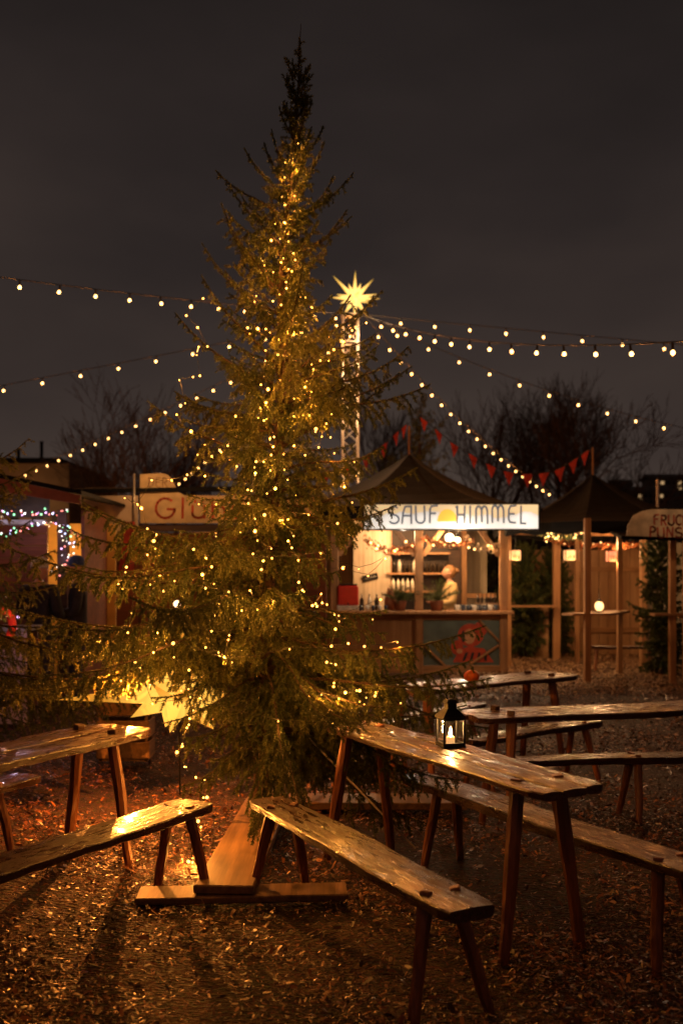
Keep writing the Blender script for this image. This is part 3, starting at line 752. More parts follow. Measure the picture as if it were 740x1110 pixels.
# vertical runs down the camera side
fy = lambda px, py, Y: tuple(P(px, py, Y))
fairy('strand of warm fairy lights dropping down the front of the spruce', [fy(318, 185, 6.4), fy(300, 250, 6.2), fy(318, 330, 6.1), fy(285, 420, 6.0), fy(300, 480, 5.95), fy(272, 530, 5.9), fy(285, 600, 5.8), fy(262, 660, 5.7), fy(245, 720, 5.7), fy(230, 690, 5.7), fy(228, 600, 5.8)], 62, rf, .035)
fairy('strand of warm fairy lights hanging on the right front of the spruce', [fy(395, 350, 6.6), fy(340, 395, 6.2), fy(325, 440, 6.1), fy(345, 470, 6.0), fy(300, 500, 5.9), fy(310, 560, 5.8), fy(320, 640, 5.6), fy(335, 670, 5.6), fy(352, 640, 5.6), fy(372, 700, 5.9), fy(360, 745, 6.0), fy(395, 760, 6.0), fy(352, 762, 6.0), fy(400, 745, 6.1)], 62, rf, .04)
fairy('strand of warm fairy lights reaching out along the left branches of the spruce', [fy(205, 330, 6.3), fy(225, 395, 6.1), fy(195, 430, 6.2), fy(215, 500, 6.0), fy(140, 535, 6.1), fy(170, 585, 6.0), fy(120, 640, 6.0), fy(150, 665, 5.8), fy(95, 700, 5.9), fy(135, 715, 5.8), fy(190, 700, 5.7), fy(215, 755, 5.8)], 46, rf, .05)
fairy('end of a fairy light strand trailing down to the bark mulch beside the timber foot', [fy(215, 760, 5.7), fy(196, 820, 5.75), fy(222, 850, 5.7), fy(218, 900, 5.6), (-.80, 5.55, .05), (-.90, 5.62, .03), (-.72, 5.45, .03), (-.84, 5.75, .03)], 34, rf, .018)
lamp(Vector(sc)+Vector((-.25, -.60, .1)), 150, (1, .29, .04), radius=.0)
lamp(Vector(sc)+Vector((.15, -.25, .8)), 60, (1, .30, .04))
lamp(Vector(lp)+Vector((0, 0, .112)), 5, (1, .46, .13))

# ------------------------------------------------------------------ tent roofs
def tent(mb, c, n, Rr, ze, zp, rot, pk=(0, 0), pw=1.55, val=.22, rows=8):
    c = Vector((*c, 0)); b = len(mb.v); sub = 5; m = n*sub
    for j in range(rows+1):
        u = j/rows
        for i in range(m):
            k = i//sub; f = (i % sub)/sub
            a0 = rot+2*PI*k/n; a1 = rot+2*PI*(k+1)/n
            e = Vector((math.cos(a0), math.sin(a0), 0)).lerp(Vector((math.cos(a1), math.sin(a1), 0)), f)*Rr
            sagc = -.05*math.sin(PI*f)*math.sin(PI*u)
            mb.v.append(c+e*(1-u)+Vector((pk[0]*u, pk[1]*u, ze+(zp-ze)*u**pw+sagc)) if u < 1 else c+e*.008+Vector((pk[0], pk[1], zp)))
    for j in range(rows):
        for i in range(m): i2 = (i+1) % m; mb.f.append([b+j*m+i, b+j*m+i2, b+(j+1)*m+i2, b+(j+1)*m+i])
    # scalloped valance hanging from the eave
    b2 = len(mb.v)
    for i in range(m):
        o = mb.v[b+i]; out = (o-c); out.z = 0; out.normalize()
        mb.v.append(o+out*.012); mb.v.append(o+out*.012-Vector((0, 0, val*(1 if i % 2 == 0 else .78))))
    for i in range(m): i2 = (i+1) % m; mb.f.append([b2+2*i, b2+2*i2, b2+2*i2+1, b2+2*i+1])

M_cream = wood('cream_boards', (.36, .27, .17), (.62, .50, .34), rough=.6, axis=2, grain=7)
M_tan = wood('tan_plywood', (.26, .13, .05), (.42, .23, .10), rough=.6, axis=2, grain=5)
M_panel = matte('faded_blue_panel', (.10, .13, .12), .7, .3, 4, .1)

# ------------------------------------------------------------------ the lit bar stall
HX, HY = 1.26, 18.6
bar = empty('bar_stall', 'lit hexagonal timber bar stall under a black tent roof with a glowing white sign', 'market stall', (HX, HY, 0))
hexv = [(2.75*math.cos(R(60*k)), 2.75*math.sin(R(60*k))) for k in range(6)]
mb = MB(); tent(mb, (0, 0), 6, 3.15, 2.70, 3.84, 0, pw=1.75, val=.26); mb.build('roof', M_canvas, bar)
for x, y in hexv+[(0, -2.38)]: MB().box((x, y, 1.32), (.13, .13, 2.66), bev=.008).build('post', M_post, bar)
def beam(a, b, z, w, h, name='beam', mat=None): MB().bar((a[0], a[1], z), (b[0], b[1], z), w, h).build(name, mat or M_post, bar)
for k in range(6): beam(hexv[k], hexv[(k+1) % 6], 2.60, .10, .12)
for x, s in ((-1.375, 1), (0, -1), (0, 1), (1.375, -1)):
    MB().bar((x+s*.07, -2.37, 1.92), (x+s*.50, -2.37, 2.50), .06, .08).build('brace', M_post, bar)
# counter and lower walls
MB().box((0, -2.52, 1.0), (2.98, .42, .05), bev=.008).build('counter', M_post, bar)
for x0, x1, mt in ((-1.31, -.07, M_tan), (.07, 1.31, M_panel)):
    MB().box(((x0+x1)/2, -2.36, .49), (x1-x0, .03, .90)).build('front_panel', mt, bar)
MB().box((0, -2.40, .07), (2.75, .06, .12), bev=.005).build('rail', M_beam, bar)
MB().box((0, -2.40, .92), (2.75, .06, .10), bev=.005).build('rail', M_beam, bar)
MB().bar((.98, -2.395, .86), (1.30, -2.395, .52), .07, .035).build('brace', M_beam, bar)
MB().bar((.80, -2.395, .13), (1.30, -2.395, .46), .07, .035).build('brace', M_beam, bar)
MB().bar((.08, -2.395, .46), (.42, -2.395, .13), .07, .035).build('brace', M_beam, bar)
# back wall, left wall
MB().box((-.1, 1.0, 1.3), (3.4, .05, 2.6)).build('back_wall', M_cream, bar)
MB().bar((-1.45, -2.25, .5), (-2.60, -.1, .5), .03, 1.0).build('side_panel', M_tan, bar)
MB().box((-.72, -.9, 1.75), (.66, .04, 1.9), bev=.004).build('board_wall', M_cream, bar)
MB().bar((2.62, .1, .5), (1.45, 2.2, .5), .03, 1.0).build('side_panel', M_tan, bar)
MB().box((.98, -.35, 1.6), (.09, .09, 2.1)).build('post', M_post, bar)
MB().box((1.25, -.35, 1.22), (.62, .05, .08)).build('rail', M_post, bar)
MB().box((.62, -.32, 1.6), (.62, .05, 1.9)).build('inner_wall', M_dark, bar)
# shelf unit
sh = MB().box((.10, -.72, 1.72), (1.12, .04, 1.5)).build('shelf_back', matte('shelf_dark', (.03, .018, .012), .6), bar)
for z in (1.30, 1.62, 1.98): MB().box((.10, -.86, z), (1.12, .26, .03)).build('shelf', M_post, bar)
MB().box((-.40, -.82, 1.6), (.07, .07, 1.6)).build('shelf_upright', M_post, bar)
# glowing sign box with painted sun and letters
def sign_material():
    m, nt, b = newmat('backlit_sign_face')
    tc = nt.nodes.new('ShaderNodeTexCoord'); sp = nt.nodes.new('ShaderNodeSeparateXYZ'); link(nt, tc.outputs['Object'], sp.inputs[0])
    mr = nt.nodes.new('ShaderNodeMapRange'); link(nt, sp.outputs['Z'], mr.inputs[0]); mr.inputs[1].default_value = -.22; mr.inputs[2].default_value = .22
    n = noise(nt, 2.1, 3); ad = nt.nodes.new('ShaderNodeMath'); ad.operation = 'MULTIPLY_ADD'; link(nt, n, ad.inputs[0]); ad.inputs[1].default_value = .8; link(nt, mr.outputs[0], ad.inputs[2])
    c = ramp(nt, ad.outputs[0], [(.45, (1.0, .92, .78)), (.85, (.86, .80, .70)), (1.1, (.60, .55, .48)), (1.4, (.74, .50, .24))])
    link(nt, c, b.inputs['Emission Color']); n3 = noise(nt, 1.3, 2); mr3 = nt.nodes.new('ShaderNodeMapRange'); link(nt, n3, mr3.inputs[0]); mr3.inputs[1].default_value = .3; mr3.inputs[2].default_value = .7; mr3.inputs[3].default_value = .72; mr3.inputs[4].default_value = 1.25
    link(nt, mr3.outputs[0], b.inputs['Emission Strength']); b.inputs['Base Color'].default_value = (.5, .5, .48, 1)
    return m
SX0, SX1, SY = (393-370)*15.45/F, (584-370)*15.45/F, 15.45
sz1 = EYE+(620-545.5)*SY/F; sz0 = EYE+(620-575)*SY/F; smx = (SX0+SX1)/2-HX; smz = (sz0+sz1)/2; sw = SX1-SX0; shh = sz1-sz0
sg = MB().box((0, 0, 0), (sw, .10, shh), bev=.006).build('sign_box', M_iron, bar, loc=(smx, SY-HY, smz))
face = MB().box((0, -.054, 0), (sw-.055, .006, shh-.05)).build('sign_face', sign_material(), sg)
mb = MB(); cx = P(484, 560, SY).x-HX-smx
mb.poly([(cx+.155*math.cos(R(a)), -.0595, -.075+.19*math.sin(R(a))) for a in range(0, 181, 12)]); mb.build('painted_sun', emit('sun_paint', (1, .50, .07), .85), sg)
mb = MB(); rl = random.Random(4)
xs0 = P(421, 0, SY).x-HX-smx; lettering(mb, 'SAUF', (xs0, -.061, -.10), (1, 0, 0), (0, 0, 1), .265, P(474, 0, SY).x-HX-smx-xs0, .030, .03, .2, rl); M_let = emit('letter_paint', (.10, .11, .13), .8); mb.build('lettering', M_let, sg); mb = MB()
xs0 = P(493, 0, SY).x-HX-smx; lettering(mb, 'HIMMEL', (xs0, -.061, -.10), (1, 0, 0), (0, 0, 1), .265, P(570, 0, SY).x-HX-smx-xs0, .030, .03, .2, rl)
mb.build('lettering', emit('letter_paint', (.10, .11, .13), .8), sg)
lamp((HX+1.0, 14.9, 1.3), 18, (1, .66, .38)); lamp((HX+.6, 15.3, 2.2), 16, (1, .75, .5)); lamp((HX-.3, 15.4, 2.2), 14, (1, .85, .65))  # first lamp added low in front to brighten the painted panel
# painted figure on the lower panel
fg = MB(); y = -2.379
def fp(mb, pts, k): mb.poly([(x, y-.0015*k, z) for x, z in pts])
ov = lambda cx, cz, rx, rz, n=18, a=0: [(cx+rx*math.cos(2*PI*i/n)*math.cos(a)-rz*math.sin(2*PI*i/n)*math.sin(a), cz+rx*math.cos(2*PI*i/n)*math.sin(a)+rz*math.sin(2*PI*i/n)*math.cos(a)) for i in range(n)]
M_pred = matte('mural_red', (.42, .06, .03), .7, .25, 14); M_pskin = matte('mural_skin', (.50, .27, .14), .7, .15, 14); M_pblk = matte('mural_dark', (.03, .03, .035), .7)
mu = MB(); fp(mu, ov(.84, .62, .21, .19), 1); fp(mu, ov(1.0, .72, .09, .12, a=.7), 1.2); fp(mu, ov(.62, .42, .10, .12), 1); fp(mu, [(.55, .18), (.66, .38), (.82, .44), (1.06, .40), (1.22, .18)], 1.4); mural = mu.build('mural', M_pred, bar)
mu = MB(); fp(mu, ov(.82, .60, .095, .125), 2); fp(mu, ov(.66, .36, .05, .04), 2.2); mu.build('painted_face', M_pskin, mural)
mu = MB()
for ex in (.78, .86): fp(mu, ov(ex, .625, .014, .008, 8), 3)
fp(mu, [(.79, .55), (.82, .54), (.86, .555), (.82, .545)], 3); fp(mu, ov(.72, .60, .03, .10), 2.6)
for i in range(4): fp(mu, [(.70+i*.12, .20), (.75+i*.12, .20), (.80+i*.10, .34), (.76+i*.10, .34)], 2.4)
mu.build('painted_outline', M_pblk, mural)
# interior lamps (seen hanging under the eave)
for px, py, s in ((487, 583, 1.0), (495.5, 585.5, .7)):
    b = P(px, py, 16.5)
    bl = empty('hanging_bulb', 'bright round bulb hanging under the sign of the bar' if s == 1 else 'smaller bulb beside the bright one under the bar sign', 'light bulb', b)
    MB().ball((0, 0, 0), .075*s, 2).build('globe', emit('bright_globe', (1, .72, .42), 9), bl, True)
    MB().lathe([(.02, .07*s), (.022, .12), (.008, .13)], n=8).build('socket', M_iron, bl)
    MB().tube([(0, 0, .12), (0, 0, .30)], .005, 5).build('cord', M_wire, bl)
lamp((HX-.3, 16.9, 2.3), 85, (1, .56, .26), radius=.0); lamp((HX+.55, 16.75, 2.35), 95, (1, .56, .24))
lamp((HX+.4, 16.1, 2.15), 26, (1, .60, .28))

# ------------------------------------------------------------------ small goods on the bar
def bottle(loc, h, r, mat, label, group='bottles behind the bar'):
    o = empty('bottle', label, 'bottle', loc, group=group)
    MB().lathe([(r, 0), (r, h*.62), (r*.8, h*.72), (r*.32, h*.80), (r*.32, h*.95)], n=10).build('body', mat, o, True)
    MB().lathe([(r*.38, h*.93), (r*.38, h), (r*.1, h*1.005)], n=8).build('cap', M_iron, o)
M_bw = matte('white_bottle', (.62, .56, .42), .25, .1, 30, 0); M_bd = matte('dark_bottle', (.03, .02, .012), .2, .3, 30, 0); M_mug = matte('dark_mug', (.04, .05, .07), .25, .3, 20, 0); M_mugw = matte('pale_mug', (.55, .50, .42), .3, .2, 20, 0)
for i in range(6): bottle((HX-.34+i*.085, HY-.90, 1.315), .24, .032, M_bw, 'cream bottle standing on the lower bar shelf left of the middle post')
for i in range(6): bottle((HX-.32+i*.088, HY-.90, 1.635), .25, .033, M_bw if i in (1, 4) else M_bd, 'pale bottle on the upper bar shelf' if i in (1, 4) else 'dark bottle on the upper bar shelf left of the middle post')
for i in range(6): bottle((HX+.26+i*.07, HY-.90, 1.635), .22, .028, M_bd, 'dark bottle on the upper bar shelf right of the middle post')
for i in range(4): bottle((HX-1.05+i*.12, HY-2.42, 1.028), .26, .036, M_bd if i % 2 else M_bw, 'dark bottle on the counter beside the red box' if i % 2 else 'pale bottle on the counter beside the red box')
def mug(loc, mat, label, rz):
    o = empty('mug', label, 'mug', loc, rz, group='mugs lined up on the bar counter')
    MB().lathe([(.034, 0), (.038, .01), (.040, .09), (.036, .09), (.033, .015)], n=12).build('cup', mat, o, True)
    MB().tube([(.036+.026*math.sin(a), 0, .046+.028*math.cos(a)) for a in np.linspace(0, PI, 9)], .005, 5).build('handle', mat, o, True)
for r_ in range(2):
    for i in range(8): mug((HX+.62+i*.088, HY-2.48+r_*.14, 1.026), M_mug if (i+r_) % 3 else M_mugw, 'dark blue mug in the rows on the bar counter' if (i+r_) % 3 else 'pale mug in the rows on the bar counter', random.uniform(-.8, .8))
b = P(377, 646, 16.5)
rb = empty('serving_box', 'red drinks urn box with a white band on the left of the bar counter', 'urn', (b.x, 16.25, 1.027))
MB().box((0, 0, .24), (.34, .26, .32), bev=.02).build('box', matte('red_enamel', (.50, .03, .02), .35, .15, 8, 0), rb)
MB().box((0, 0, .04), (.36, .28, .08), bev=.01).build('base', M_mugw, rb)
MB().box((0, 0, .415), (.30, .22, .03), bev=.01).build('lid', M_iron, rb)
MB().tube([(0, -.14, .12), (0, -.18, .12), (0, -.185, .09)], .012, 6).build('tap', M_iron, rb)
b = P(401, 626, 17.66)
tb = MB().box((0, 0, 0), (.28, .02, .11), bev=.004).build('chalk_sign', M_iron, None, loc=b); tb.rotation_euler = (0, R(-14), 0)
tag(tb, 'small tilted black name board on the cream wall inside the bar', 'sign')
mb = MB(); mb.tube([(-.10+i*.02, -.0125, .018*math.sin(i*2.3)) for i in range(11)], .004, 4); mb.build('chalk_stroke', M_mugw, tb)
b = P(420, 633, 17.3)
jg = empty('jug', 'brown earthenware jug beside the cream wall in the bar', 'jug', (b.x, 16.35, 1.027))
MB().lathe([(.07, 0), (.10, .08), (.105, .16), (.07, .25), (.045, .30), (.055, .36)], n=14).build('body', matte('earthenware', (.20, .07, .03), .35, .3, 14), jg, True)
MB().tube([(.05, 0, .33), (.12, 0, .30), (.13, 0, .22), (.10, 0, .16)], .012, 6).build('handle', MATS['earthenware'], jg, True)
# plants on the counter
def pot_plant(loc, h, seed, label):
    o = empty('potted_plant', label, 'plant', loc); rng = np.random.default_rng(seed)
    MB().lathe([(.08, 0), (.11, .14), (.115, .16), (.09, .16)], n=12).build('pot', matte('terracotta', (.22, .08, .04), .8), o, True)
    sg = []
    for i in range(46):
        a = rng.random()*2*PI; e = rng.uniform(.2, 1.4); d = np.array([math.cos(a)*math.cos(e), math.sin(a)*math.cos(e), math.sin(e)]); q = np.array([0, 0, .14]); L = h*rng.uniform(.5, 1)
        sg.append((np.array([q, q+d*L*.5, q+d*L*.95-np.array([0, 0, .05])]), .4+rng.uniform(-.1, .2)))
    needles(sg, 190, .05, .010, rng, 'leaves', o, M_needle)
pot_plant((HX-.32, HY-2.50, 1.027), .42, 5, 'bushy green plant on the counter left of the middle post')
pot_plant((HX+.28, HY-2.50, 1.027), .50, 6, 'bushy green plant on the counter right of the middle post')
# flower / leaf garland swags with small bulbs under the eave
def swag(label, a, b, sag, nb, leafcol, seed, group=None, lights=True, thick=.06, bulbr=.012):
    rng = np.random.default_rng(seed); a = Vector(a); b = Vector(b)
    o = empty('leaf_garland', label, 'garland', a, group=group); D = b-a
    pt = lambda t: D*t+Vector((0, 0, -4*sag*t*(1-t)))
    MB().tube([pt(i/12) for i in range(13)], .006, 4).build('string', M_wire, o)
    n = int(D.length*420); V = []
    t = rng.random(n); base = np.array([tuple(pt(x)) for x in t])+rng.normal(size=(n, 3))*thick*.5
    d = rng.normal(size=(n, 3)); d /= np.linalg.norm(d, axis=1)[:, None]; e = np.cross(d, rng.normal(size=(n, 3))); e /= np.linalg.norm(e, axis=1)[:, None]
    V = np.stack([base-d*.028, base+e*.014, base+d*.028, base-e*.014], 1).reshape(-1, 3)
    np_mesh('leaves', V, np.arange(4*n).reshape(-1, 4), leafcol, o)
    if lights:
        for i in range(nb):
            p = pt((i+.5)/nb)+Vector(rng.normal(size=3)*thick*.5); q = MB().ball((0, 0, 0), bulbr, 1).build('bulb', M_bulb, o, loc=p)
            if i % 4 == 0: lamp(p+Vector((0, -.04, -.04)), 1.2, (1, .52, .2), o)
    return o
M_autumn = matte('autumn_leaf', (.40, .13, .04), .6, .5, 30, 0); M_leafg = matte('garland_green', (.05, .06, .02), .6, .5, 30, 0)
fr_ = lambda px, py, Y=16.05: P(px, py, Y)
swag('autumn leaf garland on the left under the bar sign', fr_(396, 584), fr_(448, 590), .14, 8, M_autumn, 1, bulbr=.02)
swag('autumn leaf garland in the middle under the bar sign', fr_(458, 583), fr_(512, 586), .08, 6, M_autumn, 2, bulbr=.018)
swag('pale flower garland on the right under the bar sign', fr_(504, 584), fr_(540, 590), .10, 5, matte('pale_flower', (.5, .34, .2), .6, .4, 30, 0), 3, bulbr=.016)
swag('glittering garland on the eave between the bar and the pavilion', P(585, 578, 16.2), P(634, 581, 16.4), .03, 34, M_leafg, 4, bulbr=.011)
swag('leaf garland along the back of the pavilion', P(590, 583, 18.2), P(700, 590, 18.2), .08, 12, M_autumn, 9, bulbr=.012)

# ------------------------------------------------------------------ the open pavilion beside it
PX, PY = 4.35, 16.7
pav = empty('pavilion', 'open timber pavilion with black tent roof and standing shelves right of the bar', 'pavilion', (PX, PY, 0))
mb = MB(); tent(mb, (0, 0), 8, 1.84, 2.42, 3.28, R(22.5), pk=(-.14, 0), pw=1.45, val=.2); mb.build('roof', M_canvas, pav)
pvp = [P(636, 0, 14.8), P(728, 0, 14.8), P(671, 0, 16.04), P(625, 0, 18.0), P(551, 0, 17.3), (6.0, 16.3, 0)]
for i, q in enumerate(pvp):
    MB().box((q[0]-PX, q[1]-PY, 1.22), (.095 if i < 2 else .08,)*2+(2.46,), bev=.008).build('post', M_post, pav)
for k in range(8):
    a0, a1 = R(22.5+45*k), R(67.5+45*k)
    MB().bar((1.72*math.cos(a0), 1.72*math.sin(a0), 2.36), (1.72*math.cos(a1), 1.72*math.sin(a1), 2.36), .07, .09).build('beam', M_post, pav)
def shelf(name_pts, z):
    mb = MB(); mb.slab([(x-PX, y-PY, z) for x, y in name_pts], (0, 0, 1), .035); mb.build('shelf', M_beam, pav)
shelf([(2.92, 18.3), (3.95, 18.3), (3.95, 18.55), (2.92, 18.55)], 1.0)
shelf([(3.30, 14.95), (3.42, 14.75), (3.95, 14.72), (4.62, 15.95), (4.45, 16.12), (3.75, 15.3)], 1.0)
shelf([(4.62, 14.70), (5.6, 14.70), (5.6, 14.95), (4.62, 14.95)], 1.0)
MB().tube([(-.14, 0, 3.24), (-.14, 0, 3.74)], .018, 6).build('flag_pole', M_post, pav)
MB().tube([(0, 0, 3.80), (0, 0, 4.38)], .02, 6).build('flag_pole', M_post, bar)
# ground-level back fence
fn = empty('plank_fence', 'tan vertical board fence behind the pavilion', 'fence', (4.9, 19.8, 0))
mb = MB(); x = -1.7
rnd = random.Random(2)
while x < 2.3:
    w_ = rnd.uniform(.16, .22); mb.box((x+w_/2, rnd.uniform(-.006, .006), 1.05), (w_-.008, .024, 2.1+rnd.uniform(-.03, .03)), bev=.003); x += w_
mb.build('boards', M_tan, fn)
for z in (.5, 1.7): MB().box((.3, -.04, z), (4.0, .05, .09), bev=.004).build('rail', M_beam, fn)
for x in (-1.65, .3, 2.2): MB().box((x, .06, 1.05), (.1, .1, 2.1)).build('post', M_beam, fn)
# hanging paper lanterns
M_paper = emit('lit_paper', (1, .50, .24), .75, .5, 14)
for i, (px, py, Y, ml) in enumerate(((558, 602, 16.9, 'leftmost'), (617, 602, 16.6, 'middle'), (663, 603, 16.2, 'rightmost, reddish'))):
    q = P(px, py, Y)
    o = empty('paper_lantern', 'square lit paper lantern under the eaves, %s of the three' % ml, 'lantern', q, group='paper lanterns under the eaves')
    MB().box((0, 0, 0), (.165, .165, .165)).build('shade', M_paper if i < 2 else emit('lit_red_paper', (1, .30, .16), .7, .6, 18), o)
    mb = MB()
    for sx in (-1, 1):
        for sy in (-1, 1): mb.box((sx*.085, sy*.085, 0), (.012, .012, .18))
    mb.build('frame', M_iron, o); o.children[-1]['kind'] = 'stuff'
    MB().tube([(0, 0, .085), (0, 0, .32)], .004, 4).build('cord', M_wire, o)
    mb = MB(); rl = random.Random(i)
    for s_ in (-.04, .0, .045): mb.box((s_, -.0855, -.035+rl.uniform(-.01, .01)), (.018, .003, .06))
    mb.build('cut_out_figure', M_dark, o)
    lamp(q+Vector((0, -.15, -.13)), 3.0, (1, .52, .2))
q = P(648, 668, 15.3)
o = empty('glass_lantern', 'small round glass lantern glowing on the pavilion shelf', 'lantern', (q.x, 15.25, 1.036))
MB().lathe([(.05, 0), (.055, .01), (.03, .02)], n=12).build('base', M_iron, o, True)
MB().lathe([(.035, .02), (.065, .06), (.065, .12), (.035, .16)], n=14).build('globe', emit('small_globe', (1, .62, .25), 2.2), o, True)
MB().lathe([(.05, .16), (.03, .19), (.006, .21)], n=10).build('cap', M_iron, o, True)
MB().tube([(0, 0, .21), (0, 0, .36)], .006, 5).build('hanger', M_iron, o)
lamp((q.x, 15.1, 1.3), 3, (1, .52, .2)); lamp((4.3, 16.4, 2.1), 45, (1, .55, .24)); lamp((5.0, 18.0, 2.0), 26, (1, .50, .20)); lamp((3.4, 15.9, 2.0), 8, (1, .55, .24))
rustic('bench', 'plain bench inside the pavilion in front of the board fence', 'bench', (4.1, 16.5), (5.15, 16.25), .43, .26, .26, .045, (.08, .03), .028, (.12, .12), 41, 'rustic plank benches', peg=False)
# cut fir boughs leaning by the fence
for (x, y, h, lb, s_) in ((3.50, 18.95, 2.05, 'dark cut fir standing left of the pavilion posts', 31), (4.05, 19.1, 1.95, 'dark cut fir standing behind the middle pavilion posts', 32), (5.12, 15.9, 2.1, 'green fir boughs tied up beside the rightmost post', 33), (2.85, 20.3, 2.4, 'dark fir seen through the right window of the bar', 34)):
    spruce('fir_bough', lb, 'fir', Vector((x, y, 0)), h, [(h, .10), (h*.8, .34), (h*.4, .46), (.2, .40)], (0, 0), 130, np.random.default_rng(s_), 420, rad=.03, twig_sp=.06, nl=.045, nw=.016, first=.08)

# ------------------------------------------------------------------ punch stall at the right edge
ps = empty('punch_stall', 'punch stall at the right edge with a pale hand-lettered board', 'market stall', (6.1, 15.6, 0))
a = P(678, 0, 14.35).x-6.1; yb = 14.35-15.6; zt = EYE+(620-552)*14.35/F; zb = EYE+(620-580)*14.35/F; bw = 2.3
prof = [(0, zb-.01), (.02, zb+.14), (.10, zb+.28), (.22, zt-.03), (.36, zt)]
pts = [(a+x, yb, z) for x, z in prof]+[(a+bw, yb, zt-.02), (a+bw, yb, zb-.08), (a+bw*.5, yb, zb-.05)]
sb = MB().slab(pts, (0, -1, 0), .03); sbo = sb.build('sign_board', matte('faded_board', (.34, .27, .19), .7, .35, 6, .2), ps)
mb = MB(); xa = P(707, 0, 14.35).x-6.1
lettering(mb, 'FRUCHT', (xa+.0, yb-.034, zt-.225), (1, 0, -.015), (0, 0, 1), .14, .62, .026, .05, .16, random.Random(1)); mb.build('lettering', matte('red_brown_paint', (.22, .035, .02), .6), sbo); mb = MB()
lettering(mb, 'PUNSCH', (xa-.06, yb-.034, zt-.40), (1, 0, -.015), (0, 0, 1), .14, .72, .026, .05, .16, random.Random(2))
mb.build('lettering', matte('red_brown_paint', (.22, .035, .02), .6), sbo)
mb = MB(); mb.slab([(a-.05, yb+.06, zb-.06), (a+3, yb+.06, zb-.12), (a+3, yb+3.2, zb+.45), (a-.05, yb+3.2, zb+.5)], (0, 0, 1), .05); mb.build('roof', M_canvas, ps)
for x, y in ((-.95, -.75), (1.3, -.75), (-.95, 1.4), (1.3, 1.4)): MB().box((x, y, 1.1), (.11, .11, 2.2), bev=.008).build('post', M_post, ps)
MB().box((.15, -.8, .98), (2.4, .4, .05), bev=.006).build('counter', M_beam, ps)
MB().box((.15, -.7, .47), (2.2, .03, .92)).build('front_panel', M_dark, ps)
MB().box((.2, 1.45, 1.1), (2.3, .03, 2.1)).build('back_wall', M_cream, ps)
lamp((6.1, 15.9, 1.9), 8, (1, .62, .34)); lamp((4.9, 13.3, 2.9), 16, (1, .6, .3))
# slim grey mast behind
sm = MB().tube([(0, 0, 0), (0, 0, 3.6)], .03, 7).build('thin_pole', M_metal, None, loc=(P(712, 0, 21).x, 21, 0)); tag(sm, 'thin grey pole rising behind the punch board', 'pole')

# ------------------------------------------------------------------ mulled wine stall behind the spruce
GX = -2.0
gw = empty('mulled_wine_stall', 'dark red mulled wine stall behind the spruce with a stepped cream sign board', 'market stall', (GX, 15.2, 0))
Y0 = 14.0; yl = Y0-15.2
X = lambda px: P(px, 0, Y0).x-GX
Z = lambda py: EYE+(620-py)*Y0/F
pr = [(X(152), Z(567)), (X(152), Z(514)), (X(176), Z(513))]+[(X(lerp(180, 193, t)), Z(lerp(514, 533, t**1.6))) for t in (0, .3, .6, 1)]+[(X(200), Z(537)), (X(345), Z(538)), (X(345), Z(567))]
gs = MB().slab([(x, yl, z) for x, z in pr], (0, 1, 0), .04).build('sign_board', matte('cream_sign_board', (.50, .35, .18), .65, .25, 5, .1), gw)
mb = MB(); lettering(mb, 'DER', (X(161), yl-.004, Z(528)), (1, 0, 0), (0, 0, 1), .13, X(182)-X(161), .013, .03, .14, random.Random(3)); mb.build('lettering', matte('brown_letters', (.20, .10, .04), .6), gs)
mb = MB(); lettering(mb, 'Glühwein', (X(168), yl-.004, Z(562)), (1, 0, 0), (0, 0, 1), .28, X(330)-X(168), .034, .03, .14, random.Random(5)); mb.build('lettering', matte('red_letters', (.38, .05, .02), .6), gs)
MB().box(((X(152)+X(345))/2, yl+.10, Z(572)), (X(345)-X(152), .12, .10)).build('beam', M_dark, gw)
MB().box((.35, .05, .5), (X(345)-X(152)-.2, .04, 1.0)).build('front_panel', M_red, gw)
mb = MB(); mb.box((-.25, 1.4, 1.15), (3.9, .04, 2.3)); mb.build('back_wall', M_red, gw)
MB().box((.35, -.10, 1.03), (X(345)-X(152), .5, .05), bev=.006).build('counter', M_dark, gw)
for px in (152, 345): MB().box((X(px)+.05, yl+.12, Z(567)/2-.02), (.12, .12, Z(567)), bev=.006).build('post', M_red, gw)
# cream-topped side annex with lit window
ax0, ax1 = X(90), X(149)
MB().box(((ax0+ax1)/2, yl+.05, (Z(537)+Z(590))/2), (ax1-ax0, .05, Z(537)-Z(590))).build('upper_wall', matte('pinkish_panel', (.52, .40, .30), .7, .15, 5), gw)
MB().box(((ax0+ax1)/2, yl+.05, Z(590)/2), (ax1-ax0, .045, Z(590)-.01)).build('lower_wall', M_red, gw)
wx0, wx1 = X(91), X(105)
win = MB().box(((wx0+wx1)/2, yl-.0, (Z(553)+Z(645))/2), (wx1-wx0, .05, Z(553)-Z(645))).build('window', emit('lit_window', (1, .46, .12), .42, .5, 4), gw)
mb = MB()
zc, hh = (Z(553)+Z(645))/2, Z(553)-Z(645)
mb.box((wx0, yl-.02, zc), (.05, .05, hh+.1)); mb.box((wx1, yl-.02, zc), (.05, .05, hh+.1)); mb.box(((wx0+wx1)/2, yl-.02, Z(553)), (wx1-wx0-.06, .05, .05)); mb.box(((wx0+wx1)/2, yl-.02, Z(600)), (wx1-wx0-.06, .05, .04)); mb.box(((wx0+wx1)/2, yl-.02, Z(645)), (wx1-wx0-.06, .05, .05))
mb.build('frame', M_red, win)
mb = MB(); mb.slab([(X(60), yl-.12, Z(536)), (X(345), yl+.06, Z(530)), (X(345), yl+2.6, Z(518)), (X(60), yl+2.6, Z(516))], (0, 0, 1), .06); mb.build('roof', M_canvas, gw)
MB().tube([(X(147), yl-.08, Z(575)), (X(147), yl-.08, Z(514))], .013, 7).build('downpipe', M_metal, gw, True)
